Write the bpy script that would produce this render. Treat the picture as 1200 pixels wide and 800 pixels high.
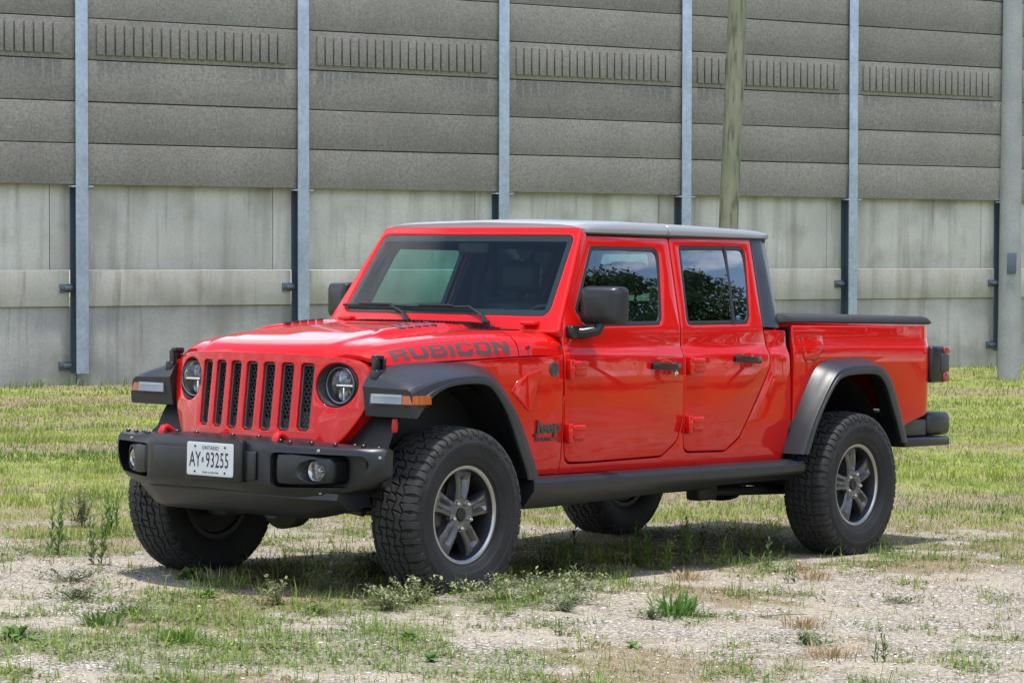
import bpy, bmesh, math, random
import numpy as np
from math import sin, cos, pi, radians, sqrt, atan2
from mathutils import Vector, Matrix, noise
from mathutils.geometry import tessellate_polygon

random.seed(7); rng = np.random.default_rng(7)
for o in list(bpy.data.objects): bpy.data.objects.remove(o)
scene = bpy.context.scene
COL = scene.collection

# ------------------------------------------------------------------ camera
FPX = 3157.5; YAW, PIT, ROLL = -2.46355714, -0.01573033, 0.02066215
CAM = Vector((9.7200736, 9.01543587, 1.42548469))
cF = Vector((cos(YAW)*cos(PIT), sin(YAW)*cos(PIT), sin(PIT)))
cR = cF.cross(Vector((0, 0, 1))).normalized(); cU = cR.cross(cF)
R2 = cR*cos(ROLL)+cU*sin(ROLL); U2 = cU*cos(ROLL)-cR*sin(ROLL)
cd = bpy.data.cameras.new('camera'); cam = bpy.data.objects.new('camera', cd); COL.objects.link(cam)
M = Matrix((R2, U2, -cF)).transposed().to_4x4(); M.translation = CAM; cam.matrix_world = M
cd.sensor_width = 36; cd.lens = FPX/1200*36; cd.clip_start = .1; cd.clip_end = 2000
scene.camera = cam

# ------------------------------------------------------------------ light
SUN = Vector((.10, .06, 1.0)).normalized()
sl = bpy.data.lights.new('sun', 'SUN'); sl.energy = 3.0; sl.angle = radians(2.5); sl.color = (1, .955, .89)
so = bpy.data.objects.new('sun', sl); COL.objects.link(so)
so.rotation_euler = SUN.to_track_quat('Z', 'Y').to_euler(); so.location = (0, 0, 30)
w = bpy.data.worlds.new('World'); scene.world = w; w.use_nodes = True
nt = w.node_tree; nt.nodes.clear()
def N(nt, t, **k):
    n = nt.nodes.new(t)
    for a, b in k.items():
        if a in n.inputs.keys() if hasattr(n.inputs, 'keys') else False: n.inputs[a].default_value = b
        else: setattr(n, a, b)
    return n
sky = nt.nodes.new('ShaderNodeTexSky'); sky.sky_type = 'NISHITA'; sky.sun_disc = False
sky.sun_elevation = math.asin(SUN.z); sky.sun_rotation = atan2(SUN.x, SUN.y) % (2*pi)
sky.air_density = 1.0; sky.dust_density = .6; sky.ozone_density = 1.5
tc = nt.nodes.new('ShaderNodeTexCoord')
sep = nt.nodes.new('ShaderNodeSeparateXYZ'); nt.links.new(tc.outputs['Generated'], sep.inputs[0])
mx = nt.nodes.new('ShaderNodeMath'); mx.operation = 'MAXIMUM'; mx.inputs[1].default_value = .0; nt.links.new(sep.outputs['Z'], mx.inputs[0])
ad = nt.nodes.new('ShaderNodeMath'); ad.inputs[1].default_value = .12; nt.links.new(mx.outputs[0], ad.inputs[0])
dv = nt.nodes.new('ShaderNodeVectorMath'); dv.operation = 'DIVIDE'
cmb = nt.nodes.new('ShaderNodeCombineXYZ')
for i in range(3): nt.links.new(ad.outputs[0], cmb.inputs[i])
nt.links.new(tc.outputs['Generated'], dv.inputs[0]); nt.links.new(cmb.outputs[0], dv.inputs[1])
cn = nt.nodes.new('ShaderNodeTexNoise'); cn.inputs['Scale'].default_value = .9; cn.inputs['Detail'].default_value = 7; cn.inputs['Roughness'].default_value = .55
nt.links.new(dv.outputs[0], cn.inputs['Vector'])
cr = nt.nodes.new('ShaderNodeValToRGB'); cr.color_ramp.elements[0].position = .5; cr.color_ramp.elements[1].position = .64
nt.links.new(cn.outputs['Fac'], cr.inputs[0])
cm = nt.nodes.new('ShaderNodeMixRGB'); cm.inputs['Color2'].default_value = (10.5, 10.8, 11.5, 1)
nt.links.new(cr.outputs[0], cm.inputs['Fac']); nt.links.new(sky.outputs[0], cm.inputs['Color1'])
bg = nt.nodes.new('ShaderNodeBackground'); bg.inputs[1].default_value = .15
wo = nt.nodes.new('ShaderNodeOutputWorld')
nt.links.new(cm.outputs[0], bg.inputs[0]); nt.links.new(bg.outputs[0], wo.inputs[0])
scene.view_settings.view_transform = 'Standard'; scene.view_settings.look = 'None'
scene.view_settings.gamma = 1; scene.view_settings.use_curve_mapping = False
scene.view_settings.exposure = 0.62
scene.render.engine = 'CYCLES'
scene.cycles.max_bounces = 8; scene.cycles.transparent_max_bounces = 24

# ------------------------------------------------------------------ materials
MAT = {}
def mat(name, col, rough=.6, metal=0, coat=0, spec=.5, bump=None, var=None, coatrough=.03):
    """bump=(scale,strength,dist)  var=[(scale,amount)] multiplies the albedo with noise"""
    m = bpy.data.materials.new(name); m.use_nodes = True; t = m.node_tree; p = t.nodes['Principled BSDF']
    p.inputs['Base Color'].default_value = (*col, 1); p.inputs['Roughness'].default_value = rough
    p.inputs['Metallic'].default_value = metal; p.inputs['Coat Weight'].default_value = coat
    p.inputs['Coat Roughness'].default_value = coatrough; p.inputs['Specular IOR Level'].default_value = spec
    geo = t.nodes.new('ShaderNodeNewGeometry')
    if var:
        prev = None
        for sc, am in var:
            n = t.nodes.new('ShaderNodeTexNoise'); n.inputs['Scale'].default_value = sc; n.inputs['Detail'].default_value = 4
            t.links.new(geo.outputs['Position'], n.inputs['Vector'])
            mr = t.nodes.new('ShaderNodeMapRange'); mr.inputs[1].default_value = .3; mr.inputs[2].default_value = .7
            mr.inputs[3].default_value = 1-am; mr.inputs[4].default_value = 1+am; t.links.new(n.outputs['Fac'], mr.inputs[0])
            if prev is None: prev = mr.outputs[0]
            else:
                q = t.nodes.new('ShaderNodeMath'); q.operation = 'MULTIPLY'; t.links.new(prev, q.inputs[0]); t.links.new(mr.outputs[0], q.inputs[1]); prev = q.outputs[0]
        v = t.nodes.new('ShaderNodeVectorMath'); v.operation = 'SCALE'; v.inputs[0].default_value = col; t.links.new(prev, v.inputs['Scale'])
        t.links.new(v.outputs[0], p.inputs['Base Color'])
    if bump:
        n = t.nodes.new('ShaderNodeTexNoise'); n.inputs['Scale'].default_value = bump[0]; n.inputs['Detail'].default_value = 5
        t.links.new(geo.outputs['Position'], n.inputs['Vector'])
        b = t.nodes.new('ShaderNodeBump'); b.inputs['Strength'].default_value = bump[1]; b.inputs['Distance'].default_value = bump[2]
        t.links.new(n.outputs['Fac'], b.inputs['Height']); t.links.new(b.outputs[0], p.inputs['Normal'])
    MAT[name] = m; return m
mat('red_paint', (.57, .0045, .002), .5, 0, .9, .05, var=[(2.5, .03)])
mat('flare_plastic', (.020, .022, .026), .38, bump=(420, .25, .001), var=[(6, .12)])
mat('bumper_plastic', (.013, .0145, .0175), .36, bump=(380, .3, .001), var=[(5, .15)])
mat('hardtop', (.26, .262, .266), .27, spec=.9, bump=(300, .15, .001))  # black top; sky sheen on the roof is put into this light grey
mat('pillar_black', (.028, .033, .042), .35, bump=(300, .15, .001))
mat('rubber', (.010, .010, .011), .72, bump=(160, .4, .002), var=[(9, .45), (60, .35)])
mat('rubber_tread', (.022, .0215, .021), .75, bump=(160, .4, .002), var=[(9, .35), (70, .25)])
mat('groove_shade', (.003, .003, .003), .9)  # near-black, paints shade into the gaps of the tyre tread
mat('gasket', (.012, .012, .013), .5)
mat('black_trim', (.009, .0095, .010), .30)
mat('interior', (.010, .010, .011), .7)
mat('leather', (.014, .0135, .0135), .5)
mat('under_black', (.008, .008, .008), .6, bump=(40, .3, .004), var=[(8, .4)])
mat('under_grey', (.10, .095, .09), .55, .3, var=[(10, .3)])
mat('wheel_grey', (.13, .13, .138), .27, .75, .3)
mat('wheel_dark', (.022, .022, .025), .45, .4)
mat('machined', (.42, .42, .43), .3, 1)
mat('chrome', (.8, .8, .82), .12, 1)
mat('lug_steel', (.62, .60, .58), .22, .95)
mat('trim_grey', (.055, .058, .066), .4, .3)
mat('plate_white', (.60, .61, .62), .4)
mat('plate_blue', (.02, .025, .06), .5)
mat('plate_black', (.012, .013, .02), .5)
mat('decal', (.085, .045, .045), .4)
mat('badge', (.07, .068, .07), .35, .4)
mat('canvas', (.02, .02, .021), .8, bump=(90, .2, .002))
mat('galv', (.38, .45, .57), .5, .3, var=[(3, .12), (14, .12)], bump=(60, .1, .002))
mat('galv_dark', (.10, .13, .17), .55, .35, var=[(3, .1)])  # darkened galvanised steel, with shade put in for the post webs
mat('concrete_pole', (.30, .31, .31), .8, bump=(60, .3, .004), var=[(2, .12), (30, .1)])
mat('red_plastic', (.55, .012, .01), .35)
mat('disc', (.3, .28, .26), .35, .9)

def glass(name, tint, ior=1.5, rough=0.0, extra=0.0, gain=1.6):
    m = bpy.data.materials.new(name); m.use_nodes = True; t = m.node_tree; t.nodes.clear()
    out = t.nodes.new('ShaderNodeOutputMaterial'); tr = t.nodes.new('ShaderNodeBsdfTransparent'); tr.inputs[0].default_value = (*tint, 1)
    gl = t.nodes.new('ShaderNodeBsdfGlossy'); gl.inputs['Roughness'].default_value = rough
    fr = t.nodes.new('ShaderNodeFresnel'); fr.inputs[0].default_value = ior
    g = t.nodes.new('ShaderNodeNewGeometry'); inv = t.nodes.new('ShaderNodeMath'); inv.operation = 'SUBTRACT'; inv.inputs[0].default_value = 1
    t.links.new(g.outputs['Backfacing'], inv.inputs[1])
    ml = t.nodes.new('ShaderNodeMath'); ml.operation = 'MULTIPLY'; t.links.new(inv.outputs[0], ml.inputs[1])
    a = t.nodes.new('ShaderNodeMath'); a.operation = 'MULTIPLY_ADD'; a.inputs[1].default_value = gain; a.inputs[2].default_value = extra; a.use_clamp = True
    t.links.new(fr.outputs[0], a.inputs[0]); t.links.new(a.outputs[0], ml.inputs[0])
    mxn = t.nodes.new('ShaderNodeMixShader'); t.links.new(ml.outputs[0], mxn.inputs[0]); t.links.new(tr.outputs[0], mxn.inputs[1]); t.links.new(gl.outputs[0], mxn.inputs[2])
    t.links.new(mxn.outputs[0], out.inputs[0]); MAT[name] = m; return m
glass('windshield_glass', (.84, .95, .92), gain=1.05)
glass('side_glass', (.62, .85, .79), 1.62, gain=3.4)
glass('privacy_glass', (.14, .17, .19), 1.62, gain=3.9)
glass('lamp_glass', (.93, .95, .97))
glass('clear_lens', (.9, .92, .95), 1.5)
glass('amber_lens', (.95, .35, .04), 1.5)
glass('red_lens', (.7, .03, .03), 1.5)
mat('lens_white', (.27, .29, .32), .15)
mat('lens_amber', (.40, .085, .01), .15)
mat('lens_red', (.30, .010, .012), .2, coat=1)

def wall_mat(name, a, b, stain, streak=0.0, agg=0.0):
    m = bpy.data.materials.new(name); m.use_nodes = True; t = m.node_tree; p = t.nodes['Principled BSDF']; p.inputs['Roughness'].default_value = .9
    p.inputs['Specular IOR Level'].default_value = .2
    tcn = t.nodes.new('ShaderNodeNewGeometry'); src = tcn.outputs['Position']
    def noi(scale, det, vec=src, rough=.5, stretch=None):
        n = t.nodes.new('ShaderNodeTexNoise'); n.inputs['Scale'].default_value = scale; n.inputs['Detail'].default_value = det; n.inputs['Roughness'].default_value = rough
        if stretch:
            mp = t.nodes.new('ShaderNodeMapping'); mp.inputs['Scale'].default_value = stretch; t.links.new(vec, mp.inputs[0]); vec = mp.outputs[0]
        t.links.new(vec, n.inputs['Vector']); return n.outputs['Fac']
    def ramp(f, lo, hi):
        r = t.nodes.new('ShaderNodeMapRange'); r.inputs[1].default_value = lo; r.inputs[2].default_value = hi; t.links.new(f, r.inputs[0]); return r.outputs[0]
    def mixc(f, c1, c2, k=1.0):
        x = t.nodes.new('ShaderNodeMixRGB')
        if k != 1.0:
            mm = t.nodes.new('ShaderNodeMath'); mm.operation = 'MULTIPLY'; mm.inputs[1].default_value = k; t.links.new(f, mm.inputs[0]); f = mm.outputs[0]
        t.links.new(f, x.inputs[0])
        for i, c in ((1, c1), (2, c2)):
            if isinstance(c, tuple): x.inputs[i].default_value = (*c, 1)
            else: t.links.new(c, x.inputs[i])
        return x.outputs[0]
    c = mixc(ramp(noi(.9, 5), .35, .65), a, b)
    c = mixc(ramp(noi(24, 5, rough=.75), .42, .62), c, tuple(v*.60 for v in a), .75 if agg else .25)
    if agg: c = mixc(ramp(noi(22, 6, rough=.7), .55, .75), c, tuple(v*1.5 for v in b), .5)
    if streak:
        c = mixc(ramp(noi(1, 6, stretch=(3.2, 3.2, .22)), .5, .78), c, stain, streak)
        c = mixc(ramp(noi(1, 4, stretch=(7, 7, .5), rough=.6), .58, .75), c, tuple(v*.6 for v in stain), streak*.6)
        c = mixc(ramp(noi(1.1, 6), .52, .72), c, stain, streak*.7)
    oi = t.nodes.new('ShaderNodeObjectInfo'); mr = t.nodes.new('ShaderNodeMapRange'); mr.inputs[3].default_value = .90; mr.inputs[4].default_value = 1.09; t.links.new(oi.outputs['Random'], mr.inputs[0])
    sc_ = t.nodes.new('ShaderNodeVectorMath'); sc_.operation = 'SCALE'; t.links.new(c, sc_.inputs[0]); t.links.new(mr.outputs[0], sc_.inputs['Scale']); c = sc_.outputs[0]
    t.links.new(c, p.inputs['Base Color'])
    bn = t.nodes.new('ShaderNodeBump'); bn.inputs['Strength'].default_value = .6 if agg else .25; bn.inputs['Distance'].default_value = .012
    t.links.new(noi(45 if agg else 20, 5), bn.inputs['Height']); t.links.new(bn.outputs[0], p.inputs['Normal'])
    MAT[name] = m
wall_mat('panel_concrete', (.245, .232, .212), (.285, .270, .246), (.16, .15, .13), .10, 1)
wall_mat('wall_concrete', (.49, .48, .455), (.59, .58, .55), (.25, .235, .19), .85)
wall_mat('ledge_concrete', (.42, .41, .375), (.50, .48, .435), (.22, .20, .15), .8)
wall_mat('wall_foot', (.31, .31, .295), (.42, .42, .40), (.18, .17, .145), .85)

def wood_mat():
    m = bpy.data.materials.new('pole_wood'); m.use_nodes = True; t = m.node_tree; p = t.nodes['Principled BSDF']; p.inputs['Roughness'].default_value = .85
    tcn = t.nodes.new('ShaderNodeTexCoord'); mp = t.nodes.new('ShaderNodeMapping'); mp.inputs['Scale'].default_value = (9, 9, 1.6); t.links.new(tcn.outputs['Object'], mp.inputs[0])
    n = t.nodes.new('ShaderNodeTexNoise'); n.inputs['Scale'].default_value = 1.5; n.inputs['Detail'].default_value = 8; t.links.new(mp.outputs[0], n.inputs['Vector'])
    r = t.nodes.new('ShaderNodeValToRGB'); e = r.color_ramp.elements; e[0].position = .32; e[0].color = (.08, .072, .052, 1); e[1].position = .68; e[1].color = (.27, .25, .19, 1)
    el = e.new(.5); el.color = (.22, .22, .155, 1); t.links.new(n.outputs['Fac'], r.inputs[0])
    n2 = t.nodes.new('ShaderNodeTexNoise'); n2.inputs['Scale'].default_value = .9; n2.inputs['Detail'].default_value = 5; t.links.new(tcn.outputs['Object'], n2.inputs['Vector'])
    mxx = t.nodes.new('ShaderNodeMixRGB'); mxx.inputs[2].default_value = (.15, .18, .10, 1); rr = t.nodes.new('ShaderNodeMapRange'); rr.inputs[1].default_value = .45; rr.inputs[2].default_value = .65; rr.inputs[4].default_value = .7
    t.links.new(n2.outputs['Fac'], rr.inputs[0]); t.links.new(rr.outputs[0], mxx.inputs[0]); t.links.new(r.outputs[0], mxx.inputs[1]); t.links.new(mxx.outputs[0], p.inputs['Base Color'])
    b = t.nodes.new('ShaderNodeBump'); b.inputs['Distance'].default_value = .02; t.links.new(n.outputs['Fac'], b.inputs['Height']); t.links.new(b.outputs[0], p.inputs['Normal']); MAT['pole_wood'] = m
wood_mat()

def attr_mat(name, attr, rough=.7, trans=.0, spec=.3):
    m = bpy.data.materials.new(name); m.use_nodes = True; t = m.node_tree; p = t.nodes['Principled BSDF']; p.inputs['Roughness'].default_value = rough
    p.inputs['Specular IOR Level'].default_value = spec
    a = t.nodes.new('ShaderNodeAttribute'); a.attribute_name = attr; t.links.new(a.outputs['Color'], p.inputs['Base Color'])
    if trans:
        tl = t.nodes.new('ShaderNodeBsdfTranslucent'); t.links.new(a.outputs['Color'], tl.inputs[0])
        mxn = t.nodes.new('ShaderNodeMixShader'); mxn.inputs[0].default_value = trans; out = t.nodes['Material Output']
        t.links.new(p.outputs[0], mxn.inputs[1]); t.links.new(tl.outputs[0], mxn.inputs[2]); t.links.new(mxn.outputs[0], out.inputs[0])
    MAT[name] = m
attr_mat('leaf', 'tint', .6, .25)
attr_mat('stone', 'tint', .9, 0)

# ------------------------------------------------------------------ helpers
def link(o, parent=None):
    COL.objects.link(o)
    if parent: o.parent = parent
    return o
def tag(o, label=None, cat=None, group=None, kind=None):
    if label: o['label'] = label
    if cat: o['category'] = cat
    if group: o['group'] = group
    if kind: o['kind'] = kind
    return o
def empty(name, loc=(0, 0, 0)):
    o = bpy.data.objects.new(name, None); o.location = loc; o.empty_display_size = .2; return link(o)
def fin(me, m, angle=35, smooth=True):
    me.materials.append(MAT[m])
    if smooth:
        me.shade_smooth(); me.set_sharp_from_angle(angle=radians(angle))
def obj(name, V, Fc, m, parent=None, angle=35, recalc=False, smooth=True):
    me = bpy.data.meshes.new(name)
    if recalc:
        bm = bmesh.new(); vs = [bm.verts.new(v) for v in V]
        for f in Fc:
            try: bm.faces.new([vs[i] for i in f])
            except ValueError: pass
        bmesh.ops.recalc_face_normals(bm, faces=bm.faces); bm.to_mesh(me); bm.free()
    else: me.from_pydata([tuple(v) for v in V], [], Fc)
    me.update(); fin(me, m, angle, smooth)
    return link(bpy.data.objects.new(name, me), parent)
class MB:
    def __init__(s): s.V = []; s.F = []
    def add(s, V, Fc):
        n = len(s.V); s.V += [tuple(v) for v in V]; s.F += [tuple(i+n for i in f) for f in Fc]
    def box(s, a, b, bev=0.0, rot=None, org=None):
        x0, y0, z0 = [min(p, q) for p, q in zip(a, b)]; x1, y1, z1 = [max(p, q) for p, q in zip(a, b)]
        if bev <= 0:
            V = [(x, y, z) for x in (x0, x1) for y in (y0, y1) for z in (z0, z1)]
            Fc = [(0, 1, 3, 2), (4, 6, 7, 5), (0, 4, 5, 1), (2, 3, 7, 6), (0, 2, 6, 4), (1, 5, 7, 3)]
        else:
            e = min(bev, (x1-x0)*.49, (y1-y0)*.49, (z1-z0)*.49)
            bm = bmesh.new(); bmesh.ops.create_cube(bm, size=1)
            for v in bm.verts: v.co = Vector(((x0+x1)/2+v.co.x*(x1-x0), (y0+y1)/2+v.co.y*(y1-y0), (z0+z1)/2+v.co.z*(z1-z0)))
            bmesh.ops.bevel(bm, geom=bm.edges[:], offset=e, segments=3, profile=.5, affect='EDGES')
            V = [v.co.copy() for v in bm.verts]; bm.verts.index_update(); Fc = [[v.index for v in f.verts] for f in bm.faces]; bm.free()
        if rot is not None:
            o = Vector(org or ((x0+x1)/2, (y0+y1)/2, (z0+z1)/2)); V = [o+rot @ (Vector(v)-o) for v in V]
        s.add(V, Fc); return s
    def tube(s, pts, r, n=12, caps=True):
        pts = [Vector(p) for p in pts]; rs = r if isinstance(r, (list, tuple)) else [r]*len(pts)
        V = []; up = None
        for i, p in enumerate(pts):
            d = (pts[min(i+1, len(pts)-1)]-pts[max(i-1, 0)]).normalized()
            if up is None: up = d.orthogonal().normalized()
            a = (up-d*up.dot(d)).normalized(); b = d.cross(a); up = a
            V += [p+(a*cos(2*pi*k/n)+b*sin(2*pi*k/n))*rs[i] for k in range(n)]
        Fc = [(i*n+k, i*n+(k+1) % n, (i+1)*n+(k+1) % n, (i+1)*n+k) for i in range(len(pts)-1) for k in range(n)]
        if caps: Fc += [tuple(range(n-1, -1, -1)), tuple(range((len(pts)-1)*n, len(pts)*n))]
        s.add(V, Fc); return s
    def lathe(s, prof, org, axis, n=32, closed=False):
        """prof [(along, radius)] about the axis through org"""
        ax = Vector(axis).normalized(); a = ax.orthogonal().normalized(); b = ax.cross(a); org = Vector(org); V = []
        for (h, r) in prof: V += [org+ax*h+(a*cos(2*pi*k/n)+b*sin(2*pi*k/n))*r for k in range(n)]
        m = len(prof); Fc = [(i*n+k, i*n+(k+1) % n, ((i+1) % m)*n+(k+1) % n, ((i+1) % m)*n+k) for i in range(m if closed else m-1) for k in range(n)]
        s.add(V, Fc); return s
    def build(s, name, m, parent=None, angle=35): return obj(name, s.V, s.F, m, parent, angle, recalc=True)
def rpoly(pts, n=5):
    """pts (a,b) or (a,b,radius) -> polygon with rounded corners"""
    out = []; L = len(pts)
    for i, p in enumerate(pts):
        r = p[2] if len(p) > 2 else 0
        P = Vector(p[:2]); A = Vector(pts[i-1][:2])-P; B = Vector(pts[(i+1) % L][:2])-P
        if r <= 0: out.append(tuple(P)); continue
        la, lb = A.length, B.length; A.normalize(); B.normalize()
        ang = A.angle(B); d = min(r/math.tan(ang/2), la*.48, lb*.48)
        p0, p1 = P+A*d, P+B*d
        for k in range(n+1):
            t = k/n; q = p0*(1-t)**2+P*2*t*(1-t)+p1*t*t; out.append(tuple(q))
    return out
def area(p): return sum(p[i-1][0]*p[i][1]-p[i][0]*p[i-1][1] for i in range(len(p)))/2
def ccw(p): return list(p) if area(p) > 0 else list(reversed(p))
def offs(p, e):
    """move a CCW polygon inward by e (negative: outward)"""
    out = []; L = len(p)
    for i in range(L):
        a = Vector(p[i])-Vector(p[i-1]); b = Vector(p[(i+1) % L])-Vector(p[i])
        if a.length < 1e-7: a = b
        if b.length < 1e-7: b = a
        na = Vector((-a.y, a.x)).normalized(); nb = Vector((-b.y, b.x)).normalized(); n = na+nb
        if n.length < 1e-6: n = na
        n.normalize(); k = 1/max(.45, n.dot(na)); out.append((p[i][0]+n.x*e*k, p[i][1]+n.y*e*k))
    return out
def panel(name, outline, holes, mp, th, m, parent=None, ca=(), cb=(), e=.004, angle=32):
    """sheet with holes, rounded rim, bent by mp(a,b,depth)->xyz"""
    o = offs(ccw(outline), e); hs = [offs(ccw(h), -e) for h in holes]
    loops = [o]+[list(reversed(h)) for h in hs]
    flat = [p for l in loops for p in l]
    tris = tessellate_polygon([[Vector((p[0], p[1], 0)) for p in l] for l in loops])
    bm = bmesh.new(); vs = [bm.verts.new((p[0], p[1], 0)) for p in flat]
    for t in tris:
        if len(set(t)) == 3:
            try: bm.faces.new([vs[i] for i in t])
            except ValueError: pass
    bmesh.ops.remove_doubles(bm, verts=bm.verts, dist=1e-6)
    for axis, cuts in ((0, ca), (1, cb)):
        for c in cuts:
            co = [0, 0, 0]; no = [0, 0, 0]; co[axis] = c; no[axis] = 1
            bmesh.ops.bisect_plane(bm, geom=bm.verts[:]+bm.edges[:]+bm.faces[:], plane_co=co, plane_no=no, dist=1e-6)
    for f in bm.faces:
        f.normal_update()
        if f.normal.z < 0: f.normal_flip()
    bm.verts.index_update(); P = [v.co.copy() for v in bm.verts]; n = len(P)
    tops = [[v.index for v in f.verts] for f in bm.faces]
    bed = []
    for ed in bm.edges:
        if len(ed.link_faces) == 1:
            l = ed.link_loops[0]; bed.append((l.vert.index, l.link_loop_next.vert.index))
    bm.free()
    nor = {}
    for a, b in bed:
        d = (P[b]-P[a]); d.z = 0
        if d.length < 1e-9: continue
        d.normalize(); nn = Vector((d.y, -d.x, 0))
        for i in (a, b): nor.setdefault(i, []).append(nn)
    def ring(i, k, d):
        ns = nor.get(i, [Vector((0, 0, 0))]); s = sum(ns, Vector((0, 0, 0)))
        if s.length > 1e-6:
            s.normalize(); s = s/max(.5, s.dot(ns[0]))
        return mp(P[i].x+s.x*k, P[i].y+s.y*k, d)
    V = [mp(p.x, p.y, 0) for p in P]; Fc = [tuple(t) for t in tops]
    V += [mp(p.x, p.y, th) for p in P]; Fc += [tuple(i+n for i in reversed(t)) for t in tops]
    steps = [(e*.5, e*.14), (e*.87, e*.5), (e, e), (e, max(th-e*.5, e*1.01)), (e*.5, th)] if e > 0 else []
    idx = [{} for _ in steps]
    for i in nor:
        for s_, (k, d) in enumerate(steps): idx[s_][i] = len(V); V.append(ring(i, k, d))
    for a, b in bed:
        if a not in nor or b not in nor: continue
        chain_a = [a]+[x[a] for x in idx]+[a+n]; chain_b = [b]+[x[b] for x in idx]+[b+n]
        for k in range(len(chain_a)-1): Fc.append((chain_b[k], chain_a[k], chain_a[k+1], chain_b[k+1]))
    return obj(name, V, Fc, m, parent, angle, recalc=True)
def catmull(pts, n):
    pts = [Vector(p) for p in pts]; out = []
    q = [pts[0]*2-pts[1]]+pts+[pts[-1]*2-pts[-2]]
    L = len(pts)-1
    for k in range(n):
        t = k/(n-1)*L; i = min(int(t), L-1); t -= i; a, b, c, d = q[i:i+4]
        out.append(.5*((2*b)+(c-a)*t+(2*a-5*b+4*c-d)*t*t+(3*b-3*c+d-a)*t**3))
    return out
def loft(name, secs, m, parent=None, angle=35, cap=True, closed=True):
    n = len(secs[0]); V = [p for s in secs for p in s]; Fc = []
    rg = range(n) if closed else range(n-1)
    for i in range(len(secs)-1):
        for k in rg: Fc.append((i*n+k, i*n+(k+1) % n, (i+1)*n+(k+1) % n, (i+1)*n+k))
    if cap and closed: Fc += [tuple(range(n)), tuple(range((len(secs)-1)*n, len(secs)*n))]
    return obj(name, V, Fc, m, parent, angle, recalc=True)
def lerp(a, b, t): return a+(b-a)*t
def clamp(x, a=0., b=1.): return max(a, min(b, x))
def smooth(x, a, b):
    t = clamp((x-a)/(b-a)); return t*t*(3-2*t)
def interp(x, xs, ys): return float(np.interp(x, xs, ys))
def text_obj(name, s, size, mp, m, parent, th=.003, offset=0., xs=1.0, spacing=1.0, shear=0., align='CENTER', res=3):
    """a line of text as a solid mesh, laid by mp(a,b,depth)"""
    c = bpy.data.curves.new('t', 'FONT'); c.body = s; c.size = size; c.offset = offset; c.extrude = .5; c.align_x = align; c.align_y = 'CENTER'
    c.space_character = spacing; c.shear = shear; c.resolution_u = res
    t = bpy.data.objects.new('t', c); COL.objects.link(t); bpy.context.view_layer.update()
    me = bpy.data.meshes.new_from_object(t.evaluated_get(bpy.context.evaluated_depsgraph_get()))
    V = [v.co.copy() for v in me.vertices]; Fc = [tuple(p.vertices) for p in me.polygons]
    bpy.data.objects.remove(t); bpy.data.curves.remove(c); bpy.data.meshes.remove(me)
    V = [mp(v.x*xs, v.y, -th if v.z > 0 else 0.0) for v in V]
    return obj(name, V, Fc, m, parent, 30, recalc=True, smooth=False)

# ================================================================== GROUND
WO = Vector((-27.00308207, -20.56203265, 1.42548469)); WW = Vector((-0.95388338, 0.29814272, 0.03489156))
WU = Vector((0.01370011, -0.00428206, 0.99989698)); WN = Vector((0.29832437, 0.95446455, 0)); WS, WT = -8.21316820, 1.94661766
FH = Vector((cos(YAW), sin(YAW))); RH = Vector((FH.y, -FH.x))
def uv_of(x, y):
    dx, dy = x-CAM.x, y-CAM.y; return dx*FH.x+dy*FH.y, dx*RH.x+dy*RH.y
def xy_of(u, v): return CAM.x+FH.x*u+RH.x*v, CAM.y+FH.y*u+RH.y*v
def gz(x, y):
    dn = (x-WO.x)*WN.x+(y-WO.y)*WN.y; s = (x-WO.x)*WW.x+(y-WO.y)*WW.y-WS
    zw = -.13+(max(min(s, 60), -60)+1.36)*.018
    b = 1-smooth(dn, 3, 22)
    z = zw*b+.035*noise.noise((x*.35, y*.35, 3.1))*smooth(abs(dn-27.7), .5, 5)
    z += .012*noise.noise((x*1.7, y*1.7, 9.2))
    z += .035*math.exp(-((x-.1)**2+(y-1.0)**2)/.9)+.02*math.exp(-((x-0)**2+(y+.82)**2)/.8)+.012
    return z
# patches of cover: (x, y, radius, green, dry); positions on the ground
PATCH = [(-.2, 1.05, .55, 1.1, 0), (.35, 1.35, .5, .9, 0), (-.85, .75, .45, .9, .1), (.6, .95, .4, .8, 0), (2.2, .9, .6, 1.0, .0), (1.7, 1.25, .5, .7, .1), (1.2, .55, .35, .7, .2), (2.7, 1.5, .6, .9, 0), (2.1, 2.0, .4, .8, 0), (.9, .1, .4, .5, .2), (.6, -.3, .4, .6, 0),
         (.58, 1.92, .28, .9, 0), (-.47, 1.8, .22, .9, 0), (1.16, 1.6, .25, .8, 0), (-.2, 2.63, .3, .7, .2), (-1.2, 1.6, .4, .2, .5),
         (-2.3, .55, .6, .9, .1), (-3.1, .3, .6, .8, .2), (-1.5, .2, .5, .8, .2), (-.9, 1.7, .5, .1, .6), (-2.0, 1.2, .5, .2, .6), (-3.2, 1.5, .5, .1, .7), (-2.2, 2.2, .5, 0, .5),
         (.5, 3.1, .6, .3, .9), (-.9, 3.4, .5, .2, .6), (-.3, -2.3, .5, .8, .1), (-.25, -1.8, .4, .9, 0), (-1.4, -2.4, .5, .8, 0), (.2, -1.6, .4, .5, .3), (-4.4, 1.0, .4, .0, .7), (.3, .2, .6, .7, .2)]
GRAV = [(-.9, 2.9, .9), (.2, 2.4, .5), (-3.0, 2.6, .9), (-4.9, .5, .7), (1.3, 1.15, .3), (-.4, -1.35, .5), (.9, -1.0, .5), (1.5, -.1, .45), (-6.0, .8, .6), (-1.9, 1.9, .5), (-.5, 1.4, .3)]
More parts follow.
